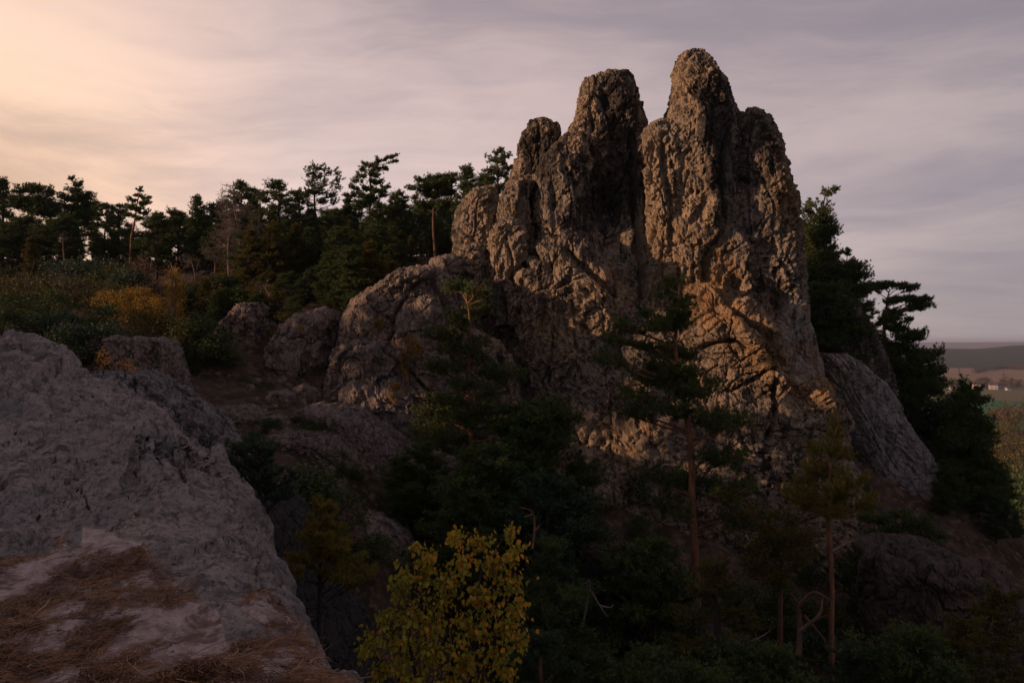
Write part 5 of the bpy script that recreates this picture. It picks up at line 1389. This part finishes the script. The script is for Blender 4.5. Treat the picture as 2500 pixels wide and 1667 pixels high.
hero_pine('yellow-green young pine with a bare lower trunk beside the foreground rock', 14.5, [(783, 1560), (781, 1450), (782, 1350), (785, 1215)],
          [(786, 1218, 9, 12), (770, 1245, 14, 10), (805, 1240, 16, 12), (785, 1265, 24, 12), (760, 1290, 20, 10), (815, 1288, 22, 10), (790, 1310, 34, 12), (750, 1330, 28, 12), (835, 1325, 28, 12), (725, 1355, 20, 12), (800, 1350, 40, 13), (850, 1365, 30, 12), (870, 1400, 32, 12), (820, 1390, 36, 12), (735, 1375, 22, 10), (890, 1420, 22, 9)],
          needle_mat=M_PINE_Y, bark=M_BARK_D, grow=1.3, growz=1.5, r0=0.075, seed=55, snags=26, depth=0.45, L=0.10, wd=0.007, k=10, dens=1.9, limb_r=0.7)
hero_pine('small shrubby pine at the edge of the near ridge above the gorge', 15.5, [(650, 1330), (640, 1250), (632, 1180), (640, 1110)],
          [(560, 1110, 22, 12), (600, 1085, 26, 12), (640, 1095, 24, 14), (680, 1090, 20, 12), (580, 1135, 26, 13), (540, 1145, 18, 10), (625, 1140, 30, 14), (675, 1150, 30, 12), (700, 1170, 20, 12), (600, 1175, 28, 13), (560, 1165, 20, 10), (650, 1200, 30, 12), (690, 1215, 24, 10)],
          needle_mat=M_PINE_B, bark=M_BARK_D, grow=1.25, growz=1.4, r0=0.06, seed=56, snags=10, depth=0.5, L=0.10, wd=0.010, k=8, dens=1.5)
def snag(label, dist, lines, r, mat=M_DEAD):
    b = P(lines[0][0][0], lines[0][0][1], dist)
    V, Q = [], []
    for k, ln in enumerate(lines):
        pts = catmull([P(x, y, dist + 0.4 * math.sin(k * 2.1 + i)) - b for i, (x, y) in enumerate(ln)], 0)[::6]
        tube(V, Q, pts, np.linspace(r, r * 0.3, len(pts)) * (1 if k == 0 else 0.7), 6)
    o = link('dead_branch', mesh_arrays('dead_branch', np.vstack(V), quads=np.vstack(Q), mats=[mat]), None, tuple(b))
    tag(o, label, 'dead branch')
snag('broken pale dead branch dangling in the gorge right of the golden birch', 22, [[(1438, 1415), (1432, 1480), (1420, 1530), (1404, 1550)], [(1436, 1430), (1460, 1470), (1482, 1505)], [(1464, 1478), (1490, 1482), (1496, 1475)], [(1438, 1420), (1418, 1425)]], 0.045)
snag('twisted grey dead limb hanging left of the forked pine trunk', 29, [[(1692, 1375), (1682, 1400), (1680, 1430), (1668, 1470)], [(1681, 1425), (1698, 1436)]], 0.04)
snag('reddish dead snag with a hooked branch above the golden birch', 24, [[(1300, 1340), (1305, 1290), (1300, 1250), (1270, 1237)], [(1298, 1255), (1280, 1262)], [(1303, 1300), (1318, 1280)]], 0.04, M_BARK_R)
snag('gnarled dead trunk with a broken stub low on the right', 20, [[(1950, 1600), (1952, 1520), (1945, 1470), (1925, 1445)], [(1950, 1480), (1985, 1445), (2025, 1462)], [(1952, 1540), (2000, 1500), (2008, 1460)], [(1960, 1500), (2010, 1560), (2015, 1580)]], 0.08, M_BARK)
snag('thin pale dead twig arching over the bottom of the gorge', 19, [[(1828, 1567), (1860, 1552), (1878, 1540), (1888, 1528)]], 0.02)
snag('long dead bough reaching right from the yellowing pine', 26, [[(2030, 1345), (2070, 1325), (2110, 1310), (2148, 1298)], [(2100, 1313), (2120, 1318)]], 0.04)

# ------------------------------------------------------------------ golden birch in the foreground
def birch():
    rs = np.random.RandomState(61)
    D0 = 9.0
    base = np.array([P(1080, 0, D0)[0], D0, gz(P(1080, 0, D0)[0], D0)])
    blobs = [(1110, 1310, 30), (1165, 1320, 34), (1245, 1300, 22), (1255, 1350, 32), (1200, 1380, 50), (1040, 1360, 30), (1035, 1400, 40), (990, 1410, 30), (980, 1440, 34), (1090, 1420, 60), (1170, 1450, 60), (1250, 1420, 40),
             (1265, 1480, 32), (1230, 1530, 46), (1150, 1530, 60), (1060, 1500, 60), (1000, 1500, 46), (940, 1500, 34), (910, 1560, 34), (980, 1570, 55), (1060, 1590, 60), (1140, 1610, 60), (1220, 1600, 42), (1275, 1560, 22),
             (890, 1590, 20), (930, 1640, 44), (1010, 1660, 55), (1100, 1680, 60), (1180, 1690, 45), (900, 1690, 34), (960, 1720, 60), (1080, 1750, 70), (1180, 1760, 50), (1235, 1640, 26), (1018, 1330, 14), (1130, 1370, 34)]
    V, Q = [], []
    def L2(x, y, dy=0.0): return P(x, y, D0 + dy) - base
    stems = [[(1080, 1900), (1085, 1750), (1110, 1600), (1150, 1480), (1180, 1380), (1190, 1300)], [(1082, 1850), (1030, 1700), (1000, 1560), (1010, 1440), (1030, 1340)], [(1085, 1800), (1140, 1680), (1200, 1560), (1245, 1440), (1262, 1330)], [(1060, 1780), (1000, 1690), (940, 1620), (890, 1590)]]
    sc_ = []
    for k, sline in enumerate(stems):
        pts = [np.array([0, 0, -0.2])] if k == 0 else []
        pts += [L2(x, y, 0.15 * math.sin(i * 1.7 + k * 2)) for i, (x, y) in enumerate(sline)]
        c = catmull(pts, 0)[::4]; sc_.append(c)
        tube(V, Q, c, np.linspace(0.05 if k == 0 else 0.028, 0.006, len(c)), 7)
    allc = np.vstack(sc_)
    pos, dr = [], []
    A, B = [], []
    for (x, y, r) in blobs:
        rm = r / F * D0
        for rep in range(4):
            c = L2(x, y, rs.uniform(-0.55, 0.55))
            j = np.argmin(np.linalg.norm(allc - c, axis=1) + 0.4 * (allc[:, 2] > c[2])); a = allc[max(0, j - 3)]
            A.append(a); B.append(c)
            for q in range(max(3, int(r / 5))):
                tip = c + rs.normal(0, 0.55, 3) * rm
                A.append(c); B.append(tip)
                n = rs.randint(4, 8)
                for f in np.linspace(0.2, 1.05, n):
                    pos.append(c + (tip - c) * f + rs.normal(0, 0.018, 3)); 
                    dr.append(np.array([rs.normal(0, 0.55), rs.normal(0, 0.55), -1.0]))
    sticks(V, Q, A, B, 0.004, 0.0015, 4)
    pos = np.array(pos); dr = np.array(dr); dr /= np.linalg.norm(dr, axis=1)[:, None]
    n = len(pos)
    t = thing('birch_tree', 'golden-leaved birch crown at the bottom, nearest tree to the camera', 'birch tree', base)
    link('trunk', mesh_arrays('trunk', np.vstack(V), quads=np.vstack(Q), mats=[M_BARK_D]), t)
    # one leaf outline, slightly folded: 8 triangles
    lx = np.array([[0, 0, 0], [0.30, 0.20, .05], [0.42, 0.42, .07], [0.22, 0.75, .04], [0, 1.08, -.03], [-0.22, 0.75, .04], [-0.42, 0.42, .07], [-0.30, 0.20, .05], [0, 0.5, -.02]]) * 0.058
    lt = np.array([[8, 0, 1], [8, 1, 2], [8, 2, 3], [8, 3, 4], [8, 4, 5], [8, 5, 6], [8, 6, 7], [8, 7, 0]])
    S = np.cross(dr, rs.normal(size=(n, 3))); S /= np.linalg.norm(S, axis=1)[:, None]; N = np.cross(S, dr)
    sz = rs.uniform(0.65, 1.15, n)
    hx = pos[:, 0] + 0.8 * pos[:, 2]
    tint = np.clip(rs.beta(1.2, 2.2, n) + 0.55 * sstep(hx, np.percentile(hx, 35), np.percentile(hx, 92)) * rs.rand(n), 0, 1)
    order = np.argsort(pos[:, 1])      # nearest leaves are single pieces
    near_ = order[:300]; rest = order[300:]
    mats_ = {}
    for b_ in range(6):
        me = mesh_arrays('leaf', lx, tris=lt, fattrs={'tint': np.full(8, (b_ + 0.5) / 6)}, mats=[M_BIRCH]); mats_[b_] = me
    from mathutils import Matrix
    for i in near_:
        o = link('leaf', mats_[min(5, int(tint[i] * 6))], t)
        M = Matrix(((S[i][0], dr[i][0], N[i][0]), (S[i][1], dr[i][1], N[i][1]), (S[i][2], dr[i][2], N[i][2])))
        o.location = pos[i]; o.rotation_mode = 'XYZ'; o.rotation_euler = M.to_euler(); o.scale = (sz[i],) * 3
    vv = pos[rest][:, None] + sz[rest][:, None, None] * (lx[None, :, 0:1] * S[rest][:, None] + lx[None, :, 1:2] * dr[rest][:, None] + lx[None, :, 2:3] * N[rest][:, None])
    tt = (np.arange(len(rest))[:, None, None] * 9 + lt[None]).reshape(-1, 3)
    o = link('foliage', mesh_arrays('foliage', vv.reshape(-1, 3), tris=tt, fattrs={'tint': np.repeat(tint[rest], 8)}, mats=[M_BIRCH]), t)
    o['kind'] = 'stuff'
birch()

# ------------------------------------------------------------------ the plain: village, hedges, pylons
M_WALL = simple_noise_mat('pale_plaster', (0.42, 0.38, 0.36), (0.36, 0.33, 0.31), 0.5)
M_ROOF = simple_noise_mat('dark_roof_tiles', (0.10, 0.075, 0.068), (0.07, 0.055, 0.05), 0.5)
M_WIN = simple_noise_mat('window_glass', (0.03, 0.03, 0.035), (0.04, 0.04, 0.045), 0.5)
M_STEEL = simple_noise_mat('pylon_steel', (0.05, 0.05, 0.05), (0.07, 0.07, 0.07), 0.5)
def house(px, py, dist, wx, dy_, h, label, rz=0.0, flat=False):
    x, y, z = P(px, py, dist)
    zg = gz(x, y)
    t = thing('house', label, 'house', (x, y, zg - 0.3), 'houses of the village on the plain', rz)
    a, b = wx / 2, dy_ / 2
    vv = [(-a, -b, 0), (a, -b, 0), (a, b, 0), (-a, b, 0), (-a, -b, h), (a, -b, h), (a, b, h), (-a, b, h)]
    q = [(0, 1, 5, 4), (1, 2, 6, 5), (2, 3, 7, 6), (3, 0, 4, 7), (4, 5, 6, 7)]
    link('wall', mesh_arrays('wall', vv, quads=q, smooth=False, mats=[M_WALL]), t)
    rh = 0.6 if flat else b * 0.85; e = 0.5
    rv = [(-a - e, -b - e, h + .02), (a + e, -b - e, h + .02), (a + e, b + e, h + .02), (-a - e, b + e, h + .02), (-a - e, 0, h + rh), (a + e, 0, h + rh)]
    link('roof', mesh_arrays('roof', rv, quads=[(0, 1, 5, 4), (2, 3, 4, 5), (3, 2, 1, 0)], tris=[(0, 4, 3), (1, 2, 5)], smooth=False, mats=[M_ROOF]), t)
    n = max(2, int(wx / 4))
    for k in range(n):
        cx_ = -a + wx * (k + .5) / n
        wv = [(cx_ - .6, -b - .05, h * .35), (cx_ + .6, -b - .05, h * .35), (cx_ + .6, -b - .05, h * .35 + 1.4), (cx_ - .6, -b - .05, h * .35 + 1.4)]
        wv += [(p_[0], -b + .05, p_[2]) for p_ in wv]
        link('window', mesh_arrays('window', wv, quads=[(0, 1, 2, 3), (4, 0, 3, 7), (1, 5, 6, 2), (3, 2, 6, 7), (0, 4, 5, 1)], smooth=False, mats=[M_WIN]), t)
house(2390, 949, 1010, 12, 10, 6, 'white house left of the village, beside the dark pine top')
house(2327, 957, 960, 9, 8, 5, 'small white house glimpsed left of the dark pine', 0.3)
house(2295, 941, 1060, 12, 9, 4.5, 'whitish low house farthest left in the village')
house(2424, 951, 1000, 9, 9, 5.5, 'pale house in the middle of the village', -0.3)
house(2440, 951, 1005, 20, 9, 4.5, 'long grey-roofed house in the middle of the village')
house(2461, 955, 980, 5, 5, 3, 'tiny white hut at the edge of the green field')
house(2383, 948, 1016, 7, 8, 6.5, 'narrow white house touching the leftmost white one', 0.2)
house(2447, 943, 1060, 5, 6, 4, 'small pale house behind the long grey-roofed one')
rs9 = np.random.RandomState(9)
for q in range(46):
    px = rs9.uniform(2270, 2540); dd = rs9.uniform(1000, 1130)
    x, y, _ = P(px, 900, dd); h_ = rs9.uniform(6, 13)
    H, tm, cm = SV[['dark', 'olive', 'russet'][rs9.randint(3)]]
    t = thing('tree', 'one of the small dark trees scattered around the village', 'tree', (x, y, gz(x, y) - 0.5), 'trees around the village', rs9.uniform(0, 6))
    s = h_ / H; t.scale = (s, s, s); link('stem', tm, t); link('foliage', cm, t)
for q in range(60):
    f = q / 60
    px = 2380 + 110 * f + 6 * math.sin(q); dd = 1500 + 260 * math.sin(f * 2.4) + rs9.uniform(-20, 20)
    x, y, _ = P(px, 900, dd); h_ = rs9.uniform(5, 11)
    H, tm, cm = SV[['dark', 'russet'][rs9.randint(2)]]
    t = thing('tree', 'one of the trees in the curved hedge across the brown field', 'tree', (x, y, gz(x, y) - 0.5), 'trees of the curved hedge on the brown field', rs9.uniform(0, 6))
    s = h_ / H; t.scale = (s * 1.3, s * 1.3, s); link('stem', tm, t); link('foliage', cm, t)
def pylon(px, dist, h, label):
    x, y, _ = P(px, 900, dist); V, Q = [], []
    A, B = [], []
    for sx in (-1, 1):
        for sy in (-1, 1):
            A.append((sx * 1.8, sy * 1.8, 0)); B.append((0.2 * sx, 0.2 * sy, h))
    for z_, w_ in ((h * .75, 5), (h * .87, 4)):
        A.append((-w_, 0, z_)); B.append((w_, 0, z_))
    for k in range(7):
        z0, z1 = h * k / 8, h * (k + 1) / 8; f0, f1 = 1.8 * (1 - k / 8.5), 1.8 * (1 - (k + 1) / 8.5)
        A.append((-f0, -f0, z0)); B.append((f1, -f1, z1)); A.append((f0, -f0, z0)); B.append((-f1, -f1, z1))
    sticks(V, Q, A, B, 0.16, 0.14, 4)
    o = link('pylon', mesh_arrays('pylon', np.vstack(V), quads=np.vstack(Q), mats=[M_STEEL]), None, (x, y, gz(x, y)))
    tag(o, label, 'pylon')
pylon(2341, 1440, 16, 'faint power pylon on the brown field, left one')
pylon(2450, 1150, 16, 'faint power pylon above the village, right one')

# ------------------------------------------------------------------ air
def haze():
    X, Y0, Y1, zb, zt = 17000, -17000, 17000, -64.0, 32.0
    vv = [(-X, Y0, zb), (X, Y0, zb), (X, Y1, zb), (-X, Y1, zb), (-X, Y0, zt), (X, Y0, zt), (X, Y1, zt), (-X, Y1, zt)]
    m = bpy.data.materials.new('air'); m.use_nodes = True; t = NT(m.node_tree)
    v = t.n('ShaderNodeVolumePrincipled', {'Color': (0.66, 0.74, 0.95), 'Density': 1.0e-4, 'Anisotropy': 0.2})
    out = t.n('ShaderNodeOutputMaterial'); t.t.links.new(v.outputs[0], out.inputs['Volume'])
    o = link('haze', mesh_arrays('haze', vv, quads=[(3, 2, 1, 0), (4, 5, 6, 7), (0, 1, 5, 4), (1, 2, 6, 5), (2, 3, 7, 6), (3, 0, 4, 7)], smooth=False, mats=[m]))
    tag(o, 'thin evening haze over the plain and distant hills', None, None, 'stuff')
haze()
